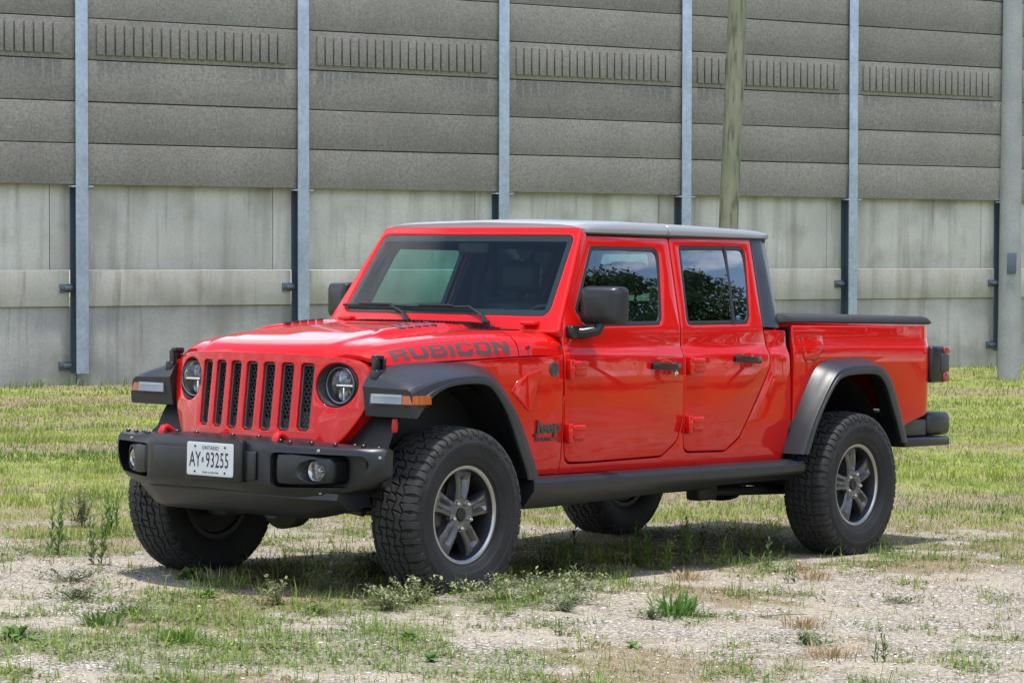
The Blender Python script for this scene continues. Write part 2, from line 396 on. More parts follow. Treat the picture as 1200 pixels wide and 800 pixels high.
def cover(x, y):
    u, v = uv_of(x, y)
    n1 = noise.noise((x*.55, y*.55, 1.3)); n2 = noise.noise((x*1.9, y*1.9, 5.7)); n3 = noise.noise((x*5.5, y*5.5, 2.2))
    edge = 16.7-1.0*smooth(-v, .5, 2.5)
    lawn = smooth(u+n1*1.0+n2*1.3+n3*.8, edge-1.3, edge+1.7)
    green = lawn*(.82+.35*n2+.25*n3)
    band = noise.noise((u*.5, v*.16, 7.7))+.25*noise.noise((x*.9, y*.9, 3.3))
    dry = lawn*smooth(band+.5*n2+.35*n3, .05, .38)
    green *= (1-.72*smooth(band+.5*n2+.35*n3, .08, .40))*(.62+.38*smooth(u+n2, edge+.5, edge+2.6))
    dry = max(dry, lawn*(.75-.75*smooth(u+n2, edge+.8, edge+3)))
    g2 = smooth(n1*.5+n2*.6+n3*.4, -.06, .28)*.72; d2 = smooth(noise.noise((x*.9+9, y*.9, 4))*.8+n3*.35, .02, .4)*.75
    tr = smooth(u, 14.6, 16.6) if v > 0 else smooth(u, 12.8, 15.0)
    g2 = clamp(g2+.62*tr*(.55+1.3*n2+1.0*n3)); d2 = min(1, d2+.4*tr)
    if u < 13 and v < -.3: g2 = min(1, g2+.42*smooth(-v, .3, 1.2)*(1-smooth(u, 11.8, 13))*(.7+1.2*n2+.6*n3))
    for (px, py, r, g, d) in PATCH:
        q = math.exp(-((x-px)**2+(y-py)**2)/(r*r)); k = clamp(.65+1.1*n2+.8*n3)
        g2 += g*q*k*1.2; d2 += d*q*k*1.2
    for (px, py, r) in GRAV:
        q = 1-.85*math.exp(-((x-px)**2+(y-py)**2)/(r*r)); g2 *= q; d2 *= q
    under = smooth(.95-abs(y+.05), 0, .35)*smooth(2.6-abs(x+2.0), 0, .6)  # truck footprint: dark soil, with the truck's shade painted in too
    return clamp(green+(1-lawn)*g2), clamp(dry+(1-lawn)*max(d2, .0)), lawn, under

def grid_axis(segs):
    out = [segs[0][0]]
    for a, b, st in segs:
        k = max(1, round((b-a)/st)); out += [a+(b-a)*i/k for i in range(1, k+1)]
    return out
gu = grid_axis([(-80, -10, 7), (-10, 6, 1), (6, 9, .25), (9, 21, .07), (21, 34, .16), (34, 66, .5), (66, 180, 6)])
gv = grid_axis([(-120, -30, 9), (-30, -10, 1), (-10, -4.4, .3), (-4.4, 4.4, .07), (4.4, 10, .3), (10, 30, 1), (30, 120, 9)])
V = []; C = []
for u in gu:
    for v in gv:
        x, y = xy_of(u, v); V.append((x, y, gz(x, y)))
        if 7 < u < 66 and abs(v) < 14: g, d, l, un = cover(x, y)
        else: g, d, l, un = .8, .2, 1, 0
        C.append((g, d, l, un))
nv = len(gv)
Fc = [(i*nv+j, i*nv+j+1, (i+1)*nv+j+1, (i+1)*nv+j) for i in range(len(gu)-1) for j in range(nv-1)]
me = bpy.data.meshes.new('ground'); me.from_pydata(V, [], [tuple(reversed(f)) for f in Fc]); me.update()
if me.polygons[0].normal.z < 0: me.flip_normals()
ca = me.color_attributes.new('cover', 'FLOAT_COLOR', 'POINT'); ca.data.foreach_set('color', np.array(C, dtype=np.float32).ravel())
me.shade_smooth()
def ground_mat():
    m = bpy.data.materials.new('ground_mix'); m.use_nodes = True; t = m.node_tree; p = t.nodes['Principled BSDF']; p.inputs['Roughness'].default_value = .95; p.inputs['Specular IOR Level'].default_value = .15
    geo = t.nodes.new('ShaderNodeNewGeometry'); pos = geo.outputs['Position']
    a = t.nodes.new('ShaderNodeAttribute'); a.attribute_name = 'cover'; sp = t.nodes.new('ShaderNodeSeparateColor'); t.links.new(a.outputs['Color'], sp.inputs[0])
    def noi(s, d=4, r=.5):
        n = t.nodes.new('ShaderNodeTexNoise'); n.inputs['Scale'].default_value = s; n.inputs['Detail'].default_value = d; n.inputs['Roughness'].default_value = r; t.links.new(pos, n.inputs['Vector']); return n.outputs['Fac']
    def math_(op, x, y):
        q = t.nodes.new('ShaderNodeMath'); q.operation = op
        for i, z in ((0, x), (1, y)):
            if isinstance(z, (int, float)): q.inputs[i].default_value = z
            else: t.links.new(z, q.inputs[i])
        return q.outputs[0]
    def rng_(f, lo, hi, a_=0, b_=1):
        r = t.nodes.new('ShaderNodeMapRange'); r.inputs[1].default_value = lo; r.inputs[2].default_value = hi; r.inputs[3].default_value = a_; r.inputs[4].default_value = b_; t.links.new(f, r.inputs[0]); return r.outputs[0]
    def mix(f, c1, c2):
        x = t.nodes.new('ShaderNodeMixRGB'); t.links.new(f, x.inputs[0])
        for i, c in ((1, c1), (2, c2)):
            if isinstance(c, tuple): x.inputs[i].default_value = (*c, 1)
            else: t.links.new(c, x.inputs[i])
        return x.outputs[0]
    vo = t.nodes.new('ShaderNodeTexVoronoi'); vo.inputs['Scale'].default_value = 62; t.links.new(pos, vo.inputs['Vector'])
    vh = t.nodes.new('ShaderNodeSeparateColor'); t.links.new(vo.outputs['Color'], vh.inputs[0])
    vo2 = t.nodes.new('ShaderNodeTexVoronoi'); vo2.inputs['Scale'].default_value = 30; t.links.new(pos, vo2.inputs['Vector'])
    grav = mix(vh.outputs[0], (.29, .26, .21), (.68, .625, .53))
    grav = mix(rng_(vo.outputs['Distance'], .35, .7), grav, (.17, .145, .115))
    grav = mix(rng_(noi(1.6, 5), .42, .66), grav, (.42, .36, .27))
    grav = mix(rng_(noi(9, 5, .6), .56, .72), grav, (.19, .155, .11))
    soil = mix(noi(14, 6, .7), (.15, .125, .075), (.30, .25, .16))
    dry = mix(rng_(noi(45, 5, .7), .3, .7), (.17, .135, .075), (.36, .30, .19))
    grn = mix(rng_(noi(30, 5, .7), .3, .7), (.08, .13, .025), (.25, .31, .06))
    grn = mix(rng_(noi(1.1, 4), .4, .65), grn, (.32, .33, .09))
    c = mix(rng_(math_('ADD', sp.outputs[2], math_('MULTIPLY', math_('SUBTRACT', noi(7, 6, .7), .5), 1.4)), .35, .65), grav, soil)
    c = mix(rng_(math_('ADD', sp.outputs[1], math_('MULTIPLY', math_('SUBTRACT', noi(16, 5, .65), .5), 1.1)), .3, .65), c, dry)
    near = mix(noi(24, 6, .7), (.07, .085, .03), (.26, .26, .095))
    gf = rng_(math_('ADD', sp.outputs[0], math_('MULTIPLY', math_('SUBTRACT', noi(20, 5, .65), .5), 1.3)), .35, .8)
    c = mix(math_('MULTIPLY', gf, rng_(sp.outputs[2], .2, .9, .42, .9)), c, mix(rng_(sp.outputs[2], .3, .9), near, grn))
    al = mix(a.outputs['Alpha'], c, mix(noi(18, 5, .7), (.10, .08, .05), (.22, .18, .11)))  # brown soil carrying painted shade beneath the truck
    t.links.new(al, p.inputs['Base Color'])
    b = t.nodes.new('ShaderNodeBump'); b.inputs['Strength'].default_value = .8; b.inputs['Distance'].default_value = .012
    h = math_('ADD', math_('MULTIPLY', vo.outputs['Distance'], -.8), math_('ADD', noi(40, 5, .7), math_('MULTIPLY', vo2.outputs['Distance'], -.5)))
    t.links.new(h, b.inputs['Height']); t.links.new(b.outputs[0], p.inputs['Normal']); return m
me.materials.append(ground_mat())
tag(link(bpy.data.objects.new('ground', me)), kind='structure')


# ================================================================== WALL BEHIND
def WP(s, t, d=0): return WO+WW*(WS+s)+WU*(WT+t)+WN*d     # s along, t above the lower panel edge, d towards the truck
WMAT = Matrix((WW, WN, WU)).transposed().to_4x4(); WMAT.translation = WP(0, 0, 0)
def wobj(mb, name, m, parent, s0, t0, angle=35):
    """mesh given in wall axes (s, d, t) about (s0, 0, t0), placed in the wall's frame"""
    o = mb.build(name, m, parent, angle)
    o.matrix_parent_inverse = Matrix.Identity(4); o.location = (s0, 0, t0); return o
PH = .658465
wallroot = empty('noise_barrier'); wallroot.matrix_world = WMAT
tag(wallroot, 'tall grey noise barrier of stacked concrete panels held between galvanised steel posts', 'noise barrier')
NB0, NB1, ROWS = -5, 9, 9
plain = MB(); plain.box((-1.945, -.10, .008), (1.945, 0, PH-.008), .008)
pm = None; rm = None
for b in range(NB0, NB1):
    for r in range(ROWS):
        rib = (r == 3)
        if (rib and rm is None) or (not rib and pm is None):
            mb = MB(); mb.V, mb.F = list(plain.V), list(plain.F)
            if rib:
                x = -1.72
                while x < 1.70:
                    mb.box((x, -.012, .085), (x+.130, .045, PH-.10), .004); x += .163
            o = wobj(mb, 'ribbed_panel' if rib else 'panel', 'panel_concrete', wallroot, 0, 0)
            if rib: rm = o
            else: pm = o
        else:
            o = (rm if rib else pm).copy(); COL.objects.link(o)
        o.location = (b*4+2+.0, -.05+random.uniform(-.006, .006), r*PH)
bk = MB(); bk.box((NB0*4, -.22, .01), (NB1*4, -.155, ROWS*PH-.02)); wobj(bk, 'backing', 'galv_dark', wallroot, 0, 0)
post = None
for b in range(NB0, NB1+1):
    if post is None:
        mb = MB(); mb.box((-.105, 0, -2.98), (.105, .022, ROWS*PH+.1), .003)
        post = wobj(mb, 'post', 'galv', wallroot, 0, 0)
        mb = MB(); mb.box((-.006, -.20, -2.98), (.006, -.0005, 0)); mb.box((-.105, -.222, -2.98), (.105, -.2005, -.005))
        webo = wobj(mb, 'web', 'galv_dark', post, 0, 0)  # web stands in shade; that darkness is in its colour
        brs = []
        for t0 in (-1.63, -2.86):
            mb = MB(); dd = -.163 if t0 > -2 else -.213; mb.box((-.31, dd, t0-.07), (-.107, dd+.03, t0+.07), .004); mb.box((-.26, dd+.03, t0-.03), (-.12, dd+.09, t0+.03), .01); mb.tube([(-.28, dd, t0), (-.28, dd+.08, t0)], .016, 8)
            pass
            brs.append(wobj(mb, 'bracket', 'galv_dark', post, 0, 0))
        mb = MB(); mb.box((-.19, -.10, -.035), (-.1055, .03, -.012)); mb.box((.1055, -.10, -.035), (.19, .03, -.012)); brs.append(wobj(mb, 'seat_angle', 'galv', post, 0, 0))
        p = post
    else:
        p = post.copy(); COL.objects.link(p)
        for c in [webo]+brs:
            k = c.copy(); COL.objects.link(k); k.parent = p
    p.location = (b*4, 0, 0)
# lower cast wall
lw = empty('retaining_wall'); lw.matrix_world = WMAT
tag(lw, 'pale stained cast concrete wall with a projecting ledge, below the noise barrier panels', 'wall')
for b in range(NB0, NB1):
    j = [-.42, -.5, .0, -.35][b % 4]*.9
    mb = MB(); mb.box((b*4-.45+.006, -.42, -1.345), (b*4+3.55-.006, -.225, .06), .006); wobj(mb, 'wall_slab', 'wall_concrete', lw, 0, 0)
    mb = MB(); mb.box((b*4+.03, -.42, -1.92), (b*4+3.86, -.165, -1.35), .005); wobj(mb, 'ledge', 'ledge_concrete', lw, 0, 0)
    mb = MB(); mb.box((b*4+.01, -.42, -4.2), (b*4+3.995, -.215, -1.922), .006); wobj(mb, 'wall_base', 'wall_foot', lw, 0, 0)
# wooden utility pole and concrete pole in front of the wall
def px_ray(px, py, dist):
    d = cF+R2*((px-600)/FPX)-U2*((py-400)/FPX); return CAM+d*dist
def tapered(name, base, top, r0, r1, m, n=28, wob=0.0):
    base, top = Vector(base), Vector(top); k = 22; pts = []; rs = []
    for i in range(k+1):
        t = i/k; p = base.lerp(top, t)-base; p += Vector((noise.noise((t*3, 1, 0)), noise.noise((t*3, 5, 0)), 0))*wob; pts.append(p); rs.append(lerp(r0, r1, t)*(1+wob*.5*noise.noise((t*9, 0, 7))))
    o = MB().tube(pts, rs, n).build(name, m); o.location = base; return o
wp = tapered('utility_pole', (-27.516, -16.465, -.1), (-27.80, -16.39, 11), .168, .148, 'pole_wood', wob=.02)
tag(wp, 'weathered round wooden utility pole leaning slightly, behind the truck cab in front of the barrier', 'pole')
mb = MB()
cp = tapered('concrete_pole', (-32.77, -13.94, 0), (-32.82, -14.13, 11), .206, .143, 'concrete_pole')
tag(cp, 'thick tapered grey concrete pole standing on the grass at the right edge of the view', 'pole')
mb = MB(); mb.box((-.08, .188, 2.05), (.08, .203, 2.42), .004)
pl_ = mb.build('pole_plate', 'galv_dark', cp); pl_.rotation_euler = (0, 0, atan2(CAM.y-cp.location.y, CAM.x-cp.location.x)-pi/2)

# ================================================================== PICKUP TRUCK   (x forward from the front axle, y to its left, z up)
T = empty('pickup_truck')
tag(T, 'glossy red four-door pickup truck with black flares and tonneau cover parked on the grass', 'pickup truck')
SIDES = (1, -1)
def eplan(x): return .80 if x < -.65 else .80-.148*clamp((x+.65)/1.05)**1.15
PZ = [.45, .50, .56, .65, .80, 1.0, 1.10, 1.135, 1.15, 1.165, 1.18, 1.20, 1.24, 1.27, 1.285, 1.30, 1.32]
PY = [-.035, -.028, -.012, .002, .012, .014, .012, .0105, .008, .002, -.006, -.012, -.0145, -.0155, -.017, -.020, -.024]
def yside(x, z):
    if z <= 1.30:
        k = smooth(-x, .60, 1.02); lo = interp(z, PZ, PY)
        hi = interp(z, [.45, .6, .8, 1.1, 1.3], [-.03, -.006, 0, 0, -.01])
        return eplan(x)+lerp(hi, lo, k)
    return eplan(x)-.020-(z-1.30)*.262-.05*max(0, z-1.70)**1.0*0
def MS(s):   # body side: (x, z, depth)
    return lambda a, b, d: (a, s*(yside(a, b)-d), b)
CB = (.60, .65, .80, 1.0, 1.10, 1.125, 1.14, 1.15, 1.16, 1.17, 1.18, 1.19, 1.20, 1.22, 1.25, 1.28, 1.30, 1.32, 1.5)
DOOR = [(-1.222, 1.757, .02), (-.985, 1.437), (-.932, 1.36), (-.905, 1.28), (-.893, 1.15), (-.905, .72), (-.925, .615, .075), (-1.13, .612), (-1.745, .622, .05), (-1.875, .70, .06), (-1.915, .83), (-1.912, 1.235), (-1.958, 1.765, .015)]
WIN = [(-1.262, 1.705, .03), (-1.03, 1.375, .02), (-1.10, 1.292, .03), (-1.745, 1.305, .05), (-1.772, 1.35), (-1.862, 1.712, .055)]
RDOOR = [(-1.970, 1.765, .015), (-1.926, 1.235), (-1.93, .75), (-1.945, .638, .08), (-2.33, .632, .06), (-2.455, .70, .05), (-2.735, 1.08, .05), (-2.738, 1.16), (-2.705, 1.28), (-2.745, 1.782, .015)]
RWIN = [(-2.045, 1.728, .03), (-1.985, 1.305, .035), (-2.565, 1.315, .05), (-2.60, 1.36), (-2.685, 1.742, .055)]
def P(p, n=5): return ccw(rpoly(p, n))
seam = .0045
for s in SIDES:
    f = MS(s)
    # doors
    for nm, D, W in (('front_door', DOOR, WIN), ('rear_door', RDOOR, RWIN)):
        d = panel(nm, P(D), [P(W)], f, .045, 'red_paint', T, cb=CB, ca=(-.7, -.8, -.9, -1.0), e=.006)
        tr = panel('door_trim', offs(P(D), .05), [offs(P(W), -.004)], lambda a, b, dd, f=f: f(a, b, dd+.047), .035, 'interior', d, cb=(1.1, 1.2, 1.3), e=.004)
        panel('window_gasket', offs(P(W), -.003), [offs(P(W), .022)], lambda a, b, dd, f=f: f(a, b, dd+.004), .03, 'gasket', d, cb=(1.5,), e=.003)
        front = nm == 'front_door'
        xm = sum(p[0] for p in W)/len(W); panel('window_glass', offs(P(W), .018), [], lambda a, b, dd, f=f, xm=xm: f(a, b, dd+.014-.009*(1-((b-1.52)/.22)**2)-.004*(1-((a-xm)/.35)**2)), .003, 'side_glass' if front else 'privacy_glass', d, cb=[1.28+.03*k for k in range(16)], ca=[-1.0-.1*k for k in range(18)], e=0)
        if not front:
            panel('window_divider', [(-2.475, 1.735), (-2.495, 1.735), (-2.445, 1.31), (-2.422, 1.31)], [], lambda a, b, dd, f=f: f(a, b, dd-.001), .025, 'gasket', d, cb=(1.5,), e=.003)
        # belt strip under the glass
        # handle
        hx, hz = (-1.745, 1.085) if front else (-2.505, 1.120)
        pts = [(hx+.125, hz+.006), (hx+.10, hz+.012), (hx+.04, hz+.006), (hx-.05, hz+.002), (hx-.10, hz+.004), (hx-.125, hz-.006)]
        secs = []
        for i, (a, b) in enumerate(pts):
            o_ = [.018, .034, .040, .040, .036, .018][i]; hh = [.016, .021, .017, .017, .021, .014][i]
            y0 = yside(a, b); secs.append([(a, s*(y0+o_-.022), b+hh), (a, s*(y0+o_-.004), b+hh*.92), (a, s*(y0+o_), b+hh*.3), (a, s*(y0+o_-.003), b-hh*.8), (a, s*(y0+o_-.02), b-hh), (a, s*(y0+.004), b-hh*.3), (a, s*(y0+.004), b+hh*.4)])
        h = loft('door_handle', secs, 'black_trim', d, 50)
        mb = MB()
        n_ = 24; cen = (hx-.01, hz)
        V = []; F_ = []
        for r_, dep in ((1.0, -.0008), (.93, -.0035), (.55, -.0015), (0.02, .0005)):
            V += [f(cen[0]+.070*r_*cos(2*pi*k/n_), cen[1]+.042*r_*sin(2*pi*k/n_), dep) for k in range(n_)]
        for i in range(3): F_ += [(i*n_+k, i*n_+(k+1) % n_, (i+1)*n_+(k+1) % n_, (i+1)*n_+k) for k in range(n_)]
        obj('handle_cup', V, F_, 'red_paint', d, 40, recalc=True)
        if front and s == 1:
            MB().lathe([(-.004, .0), (-.004, .0155), (.004, .0155), (.006, .012), (.003, .009), (.003, 0)], (-1.842, yside(-1.84, 1.055), 1.055), (0, 1, 0), 20).build('lock_cylinder', 'chrome', d)
        # hinges
        for hz_ in ((1.085, .765) if front else (1.095, .785)):
            x0 = -.902 if front else -1.938
            mb = MB(); yy = yside(x0-.08, hz_)
            mb.box((x0+.004, s*(yy-.004), hz_-.052), (x0-.030, s*(yy+.034), hz_+.046), .007)
            mb.box((x0-.026, s*(yy-.004), hz_-.040), (x0-.150, s*(yy+.020), hz_+.040), .009)
            mb.box((x0-.040, s*(yy+.014), hz_+.010), (x0-.138, s*(yy+.029), hz_+.034), .006)
            mb.box((x0-.046, s*(yy+.014), hz_-.032), (x0-.128, s*(yy+.027), hz_-.012), .006)
            mb.build('hinge', 'red_paint', d)
    # cab side behind the doors: sill, rear quarter and the strips round the doors
    CAB = [(-.888, 1.148), (-.888, .56), (-2.905, .56), (-2.955, .78), (-2.925, 1.283, .01), (-2.70, 1.283), (-2.748, 1.785), (-1.228, 1.768), (-1.20, 1.745), (-.985, 1.455), (-.925, 1.37), (-.895, 1.29)]
    both = [(-1.222, 1.760, .0), (-.985, 1.440), (-.932, 1.363), (-.902, 1.28), (-.890, 1.15), (-.902, .72), (-.920, .608, .075), (-1.13, .606), (-1.745, .616, .05), (-1.880, .695, .06), (-1.918, .82),
            (-1.922, .82), (-1.926, .75), (-1.940, .632, .08), (-2.33, .626, .06), (-2.460, .695, .05), (-2.740, 1.078, .05), (-2.743, 1.16), (-2.710, 1.280), (-2.744, 1.77)]
    CAB = [(-.888, 1.148), (-.888, .56), (-2.905, .56), (-2.958, .78), (-2.925, 1.283, .012), (-2.715, 1.283), (-2.746, 1.16), (-2.743, 1.076, .05), (-2.462, .694, .05), (-2.33, .625, .06), (-1.938, .630, .08), (-1.9235, .75), (-1.920, .83), (-1.9215, 1.2), (-1.918, 1.2), (-1.9195, .83, .01), (-1.880, .695, .06), (-1.745, .615, .05), (-1.13, .605), (-.918, .606, .075), (-.8985, .72), (-.8885, 1.148)]
    CAB = [p for p in CAB if p[:2] not in ((-.8885, 1.148),)]
    CAB[0] = (-.8885, .95); CAB.append((-.8935, .95))
    panel('cab_side', P(CAB), [], f, .03, 'red_paint', T, cb=CB, ca=(-2.0, -2.5), e=.003)
    panel('door_frame', [(-.87, 1.14), (-.885, .57), (-2.90, .57), (-2.94, .78), (-2.90, 1.27), (-2.73, 1.29), (-2.76, 1.77), (-1.21, 1.755), (-.95, 1.40), (-.87, 1.3)], [offs(P(WIN), -.02), offs(P(RWIN), -.02)], lambda a, b, dd, f=f: f(a, b, dd+.05), .03, 'gasket', T, cb=(.8, 1.1, 1.2, 1.3), e=.002)
    # black quarter pillar of the hardtop
    panel('quarter_pillar', P([(-2.752, 1.785), (-2.712, 1.292, .01), (-2.905, 1.292, .02), (-2.925, 1.5), (-2.935, 1.70), (-2.925, 1.785)]), [], lambda a, b, dd, s=s: (a, s*(yside(a, b)-dd-.03*smooth(-a, 2.84, 2.94)+.002), b), .05, 'pillar_black', T, ca=(-2.84, -2.86, -2.88, -2.9, -2.92), cb=(1.5, 1.6), e=.01)
    # engine bay side
    FS = [(.36, 1.095), (-.5, 1.141), (-.880, 1.150), (-.884, .56), (-.59, .56), (-.555, .70), (-.49, .88), (-.42, .99), (-.32, 1.065), (-.2, 1.095), (.08, 1.098), (.36, 1.075)]
    panel('front_side_panel', P(FS), [], f, .03, 'red_paint', T, ca=[.4-.1*k for k in range(13)], cb=CB, e=.003)
    # bed side
    BED = [(-2.975, 1.312, .02), (-2.982, .9), (-2.99, .64), (-2.995, .64), (-3.01, .78), (-3.11, .935), (-3.21, 1.05), (-3.31, 1.095), (-3.43, 1.108), (-3.68, 1.110), (-3.785, 1.09), (-3.865, 1.03), (-3.935, .925), (-4.005, .77), (-4.075, .65), (-4.24, .735), (-4.51, .795, .02), (-4.545, .95), (-4.535, 1.26), (-4.52, 1.318, .02)]
    bd = lambda a, b, d_, s=s: (a, s*(interp(b, [.5, .65, .85, 1.1, 1.18, 1.20, 1.24, 1.32], [.785, .80, .812, .814, .812, .806, .798, .795])-d_-.075*smooth(-a, 4.40, 4.60)**1.6), b)
    bdp = panel('bed_side', P(BED), [], bd, .03, 'red_paint', T, ca=[-4.38-.02*k for k in range(9)], cb=(.65, .85, 1.1, 1.14, 1.18, 1.19, 1.20, 1.22, 1.24), e=.008)
    if s == 1:
        fu = P([(-3.055, 1.262, .02), (-3.29, 1.262, .02), (-3.292, 1.20, .03), (-3.20, 1.115, .03), (-3.07, 1.115, .03)])
        panel('fuel_door', offs(fu, .004), [], lambda a, b, d_, bd=bd: bd(a, b, d_-.0025), .004, 'red_paint', bdp, cb=(1.14, 1.18, 1.19, 1.20, 1.22), e=.0015)
        panel('fuel_door_seam', offs(fu, -.001), [offs(fu, .0035)], lambda a, b, d_, bd=bd: bd(a, b, d_-.0012), .003, 'gasket', bdp, cb=(1.14, 1.18, 1.19, 1.20, 1.22), e=.0005)
    # rocker rail
    secs = []
    for x in (-.535, -.56, -.80, -1.5, -2.2, -2.93, -2.99, -3.0):
        k = 1-.4*(x > -.55)-.35*(x < -2.995); lowz = lerp(.40, .455, smooth(-x, .7, 2.6)); top = .558+.010*smooth(-x, .7, 2.9)
        sec = [(.74, top-.002), (.845, top), (.880, top-.010), (.893, top-.026), (.893, top-.062), (.884, top-.075), (.835, lowz+.02), (.81, lowz), (.74, lowz)]
        secs.append([(x, s*(.74+(a-.74)*k), .5+(b-.5)*k) for a, b in sec])
    loft('rocker_rail', secs, 'bumper_plastic', T, 30)
    # flares
    def flare(nm, Oc, Ic, Bc, yb, yo=.905):
        n = 46; Oq, Iq, Bq = catmull(Oc, n), catmull(Ic, n), catmull(Bc, n); secs = []
        for i in range(n):
            o, a, b = Oq[i], Iq[i], Bq[i]; d = (a-o)
            def pt(q, y): return (q.x, s*y, q.y)
            y0 = yb(b.x)
            ff = (1-smooth(i/(n-1), .10, .22)) if nm == 'front_flare' else 0
            secs.append([pt(b, y0), pt(b.lerp(o, .35)+(b-o)*.10, lerp(y0, yo, .33)), pt(b.lerp(o, .75)+(b-o)*.07, lerp(y0, yo, .75)), pt(o-d*.02, yo-.006), pt(o+d*.06, yo+.012), pt(o+d*.16, yo+.021), pt(o+d*.52, yo+.025), pt(o+d*.56, yo+.033), pt(o+d*.92, yo+.033), pt(a, yo+.028), pt(a-d*.05*(1-ff), yo+.005), pt(a-d*.4*(1-ff), yo-.03), pt(a-d*.75*(1-ff), y0)])
        return loft(nm, secs, 'flare_plastic', T, 28)
    fo = [(.402, .998), (.35, 1.018), (.24, 1.042), (.10, 1.060), (-.05, 1.068), (-.13, 1.063), (-.20, 1.040), (-.27, .99), (-.40, .87), (-.49, .72), (-.555, .60), (-.572, .555)]
    fi = [(.395, .870), (.36, .872), (.285, .945), (.20, .993), (.10, 1.016), (-.05, 1.022), (-.13, 1.015), (-.19, .985), (-.29, .88), (-.37, .74), (-.44, .61), (-.462, .555)]
    fb = [(.420, 1.006), (.365, 1.075), (.24, 1.110), (.08, 1.120), (-.08, 1.121), (-.22, 1.115), (-.34, 1.085), (-.45, 1.00), (-.52, .88), (-.575, .74), (-.605, .62), (-.612, .555)]
    fl = flare('front_flare', fo, fi, fb, lambda x: eplan(x)-.012)
    # lamp in the flare: clear front, amber at the corner
    mb = MB()
    def lampsec(y0, x0, dz=.0, g=0.0): return
    def lamp(nm, pts, m, z0, z1, prt, dx=.006, slant=.06):
        secs = []
        for (x, y, nx, ny) in pts:
            secs.append([(x-nx*.02, s*(y-ny*.02), z0), (x+nx*dx, s*(y+ny*dx), z0+.002), (x+nx*(dx-.004), s*(y+ny*(dx-.004)), z1-.002), (x-nx*.02, s*(y-ny*.02), z1)])
        return loft(nm, secs, m, prt, 30)
    zf0, zf1 = .930, .977
    lamp('running_lamp', [(.411, .690, 1, 0), (.410, .75, 1, 0), (.408, .82, 1, 0), (.404, .872, 1, 0)], 'lens_white', zf0, zf1, fl)
    lamp('lamp_bezel', [(.412, .675, 1, 0), (.408, .78, 1, 0), (.402, .885, 1, 0), (.393, .925, .85, .5), (.345, .939, .2, 1), (.272, .940, 0, 1)], 'chrome', zf0-.010, zf0-.004, fl, .007)
    lamp('turn_lamp', [(.404, .876, 1, 0), (.402, .905, .95, .3), (.392, .930, .7, .7), (.365, .941, .2, .98), (.325, .943, 0, 1), (.285, .943, 0, 1)], 'lens_amber', zf0, zf1-.004, fl)
    lamp('lamp_cover', [(.414, .688, 1, 0), (.413, .75, 1, 0), (.411, .82, 1, 0), (.407, .872, 1, 0)], 'clear_lens', zf0-.001, zf1+.001, fl, .009)
    lamp('lamp_strip', [(.414, .70, 1, 0), (.413, .75, 1, 0), (.411, .82, 1, 0), (.407, .865, 1, 0)], 'chrome', zf0+.032, zf0+.037, fl, .0075)
    ro = [(-2.912, .600), (-3.00, .76), (-3.12, .92), (-3.22, 1.03), (-3.30, 1.075), (-3.42, 1.092), (-3.66, 1.096), (-3.77, 1.075), (-3.85, 1.02), (-3.92, .92), (-3.99, .78), (-4.055, .635)]
    ri = [(-2.962, .600), (-3.045, .76), (-3.15, .90), (-3.24, .99), (-3.31, 1.022), (-3.42, 1.035), (-3.62, 1.038), (-3.71, 1.02), (-3.78, .96), (-3.84, .86), (-3.90, .76), (-3.965, .635)]
    rb = [(-2.895, .600), (-2.985, .78), (-3.09, .955), (-3.19, 1.075), (-3.29, 1.118), (-3.43, 1.132), (-3.68, 1.136), (-3.80, 1.112), (-3.89, 1.045), (-3.96, .935), (-4.03, .78), (-4.095, .635)]
    flare('rear_flare', ro, ri, rb, lambda x: .788)
    # wheel arch liners
    for cx_, x0, x1 in ((0, -.56, .52), (-3.487, -.60, .62)):
        V = []; F_ = []; k = 28
        for i in range(k+1):
            a = pi*(.04+.92*i/k); rx = (.44 if cos(a) > 0 else .56) if cx_ == 0 else .555; rz = .66 if cx_ == 0 else .645
            p = (cx_+rx*cos(a), .42+rz*sin(a)*.94)
            for y in (.30, .62, .775): V.append((p[0], s*y, p[1]))
        for i in range(k):
            for j in range(2): F_.append((i*3+j, i*3+j+1, (i+1)*3+j+1, (i+1)*3+j))
        F_.append(tuple(i*3 for i in range(k+1)))
        obj('wheel_well', V, F_, 'under_black', T, 60)
    # steel corner, rear
    mb = MB()
    mb.box((-4.20, s*.74, .655), (-4.475, s*.800, .755), .012)
    mb.build('bumper_side', 'flare_plastic', T)
# ---------------------------------------------------------------- hood and cowl
HFX = lambda y: .482-.32*y*y-.10*max(0, abs(y)-.5)**1.5
def hz_profile(x):
    k = clamp((.46-x)/1.06)
    zt = 1.176+.094*(1-(1-k)**1.7)
    return zt, lerp(1.098, 1.150, k), k
def H(x, t, off=0.0):
    """hood surface; t from -1 (right edge) to 1 (left edge)"""
    E = eplan(x); zt, zs, k = hz_profile(x); a = abs(t); bl = smooth(-x, -.40, .05)
    prof = [(0, 0, zt+.018+.012*bl), (.30, .30, zt+.016+.012*bl), (.44, .385, zt+.014+.010*bl), (.50, .425, zt+.006), (.66, E-.155, zt-.002), (.76, E-.095, zt-.012), (.84, E-.052, zt-.030), (.90, E-.026, zt-.052), (.95, E-.010, zt-.075), (1.0, E+.0005, zs)]
    y = interp(a, [p[0] for p in prof], [p[1] for p in prof]); z = interp(a, [p[0] for p in prof], [p[2] for p in prof])
    z -= .055*math.exp(-max(0, (HFX(y)-x))/.045)*(1-.75*smooth(a, .8, 1))
    sg = 1 if t >= 0 else -1
    return Vector((x, sg*y, z))
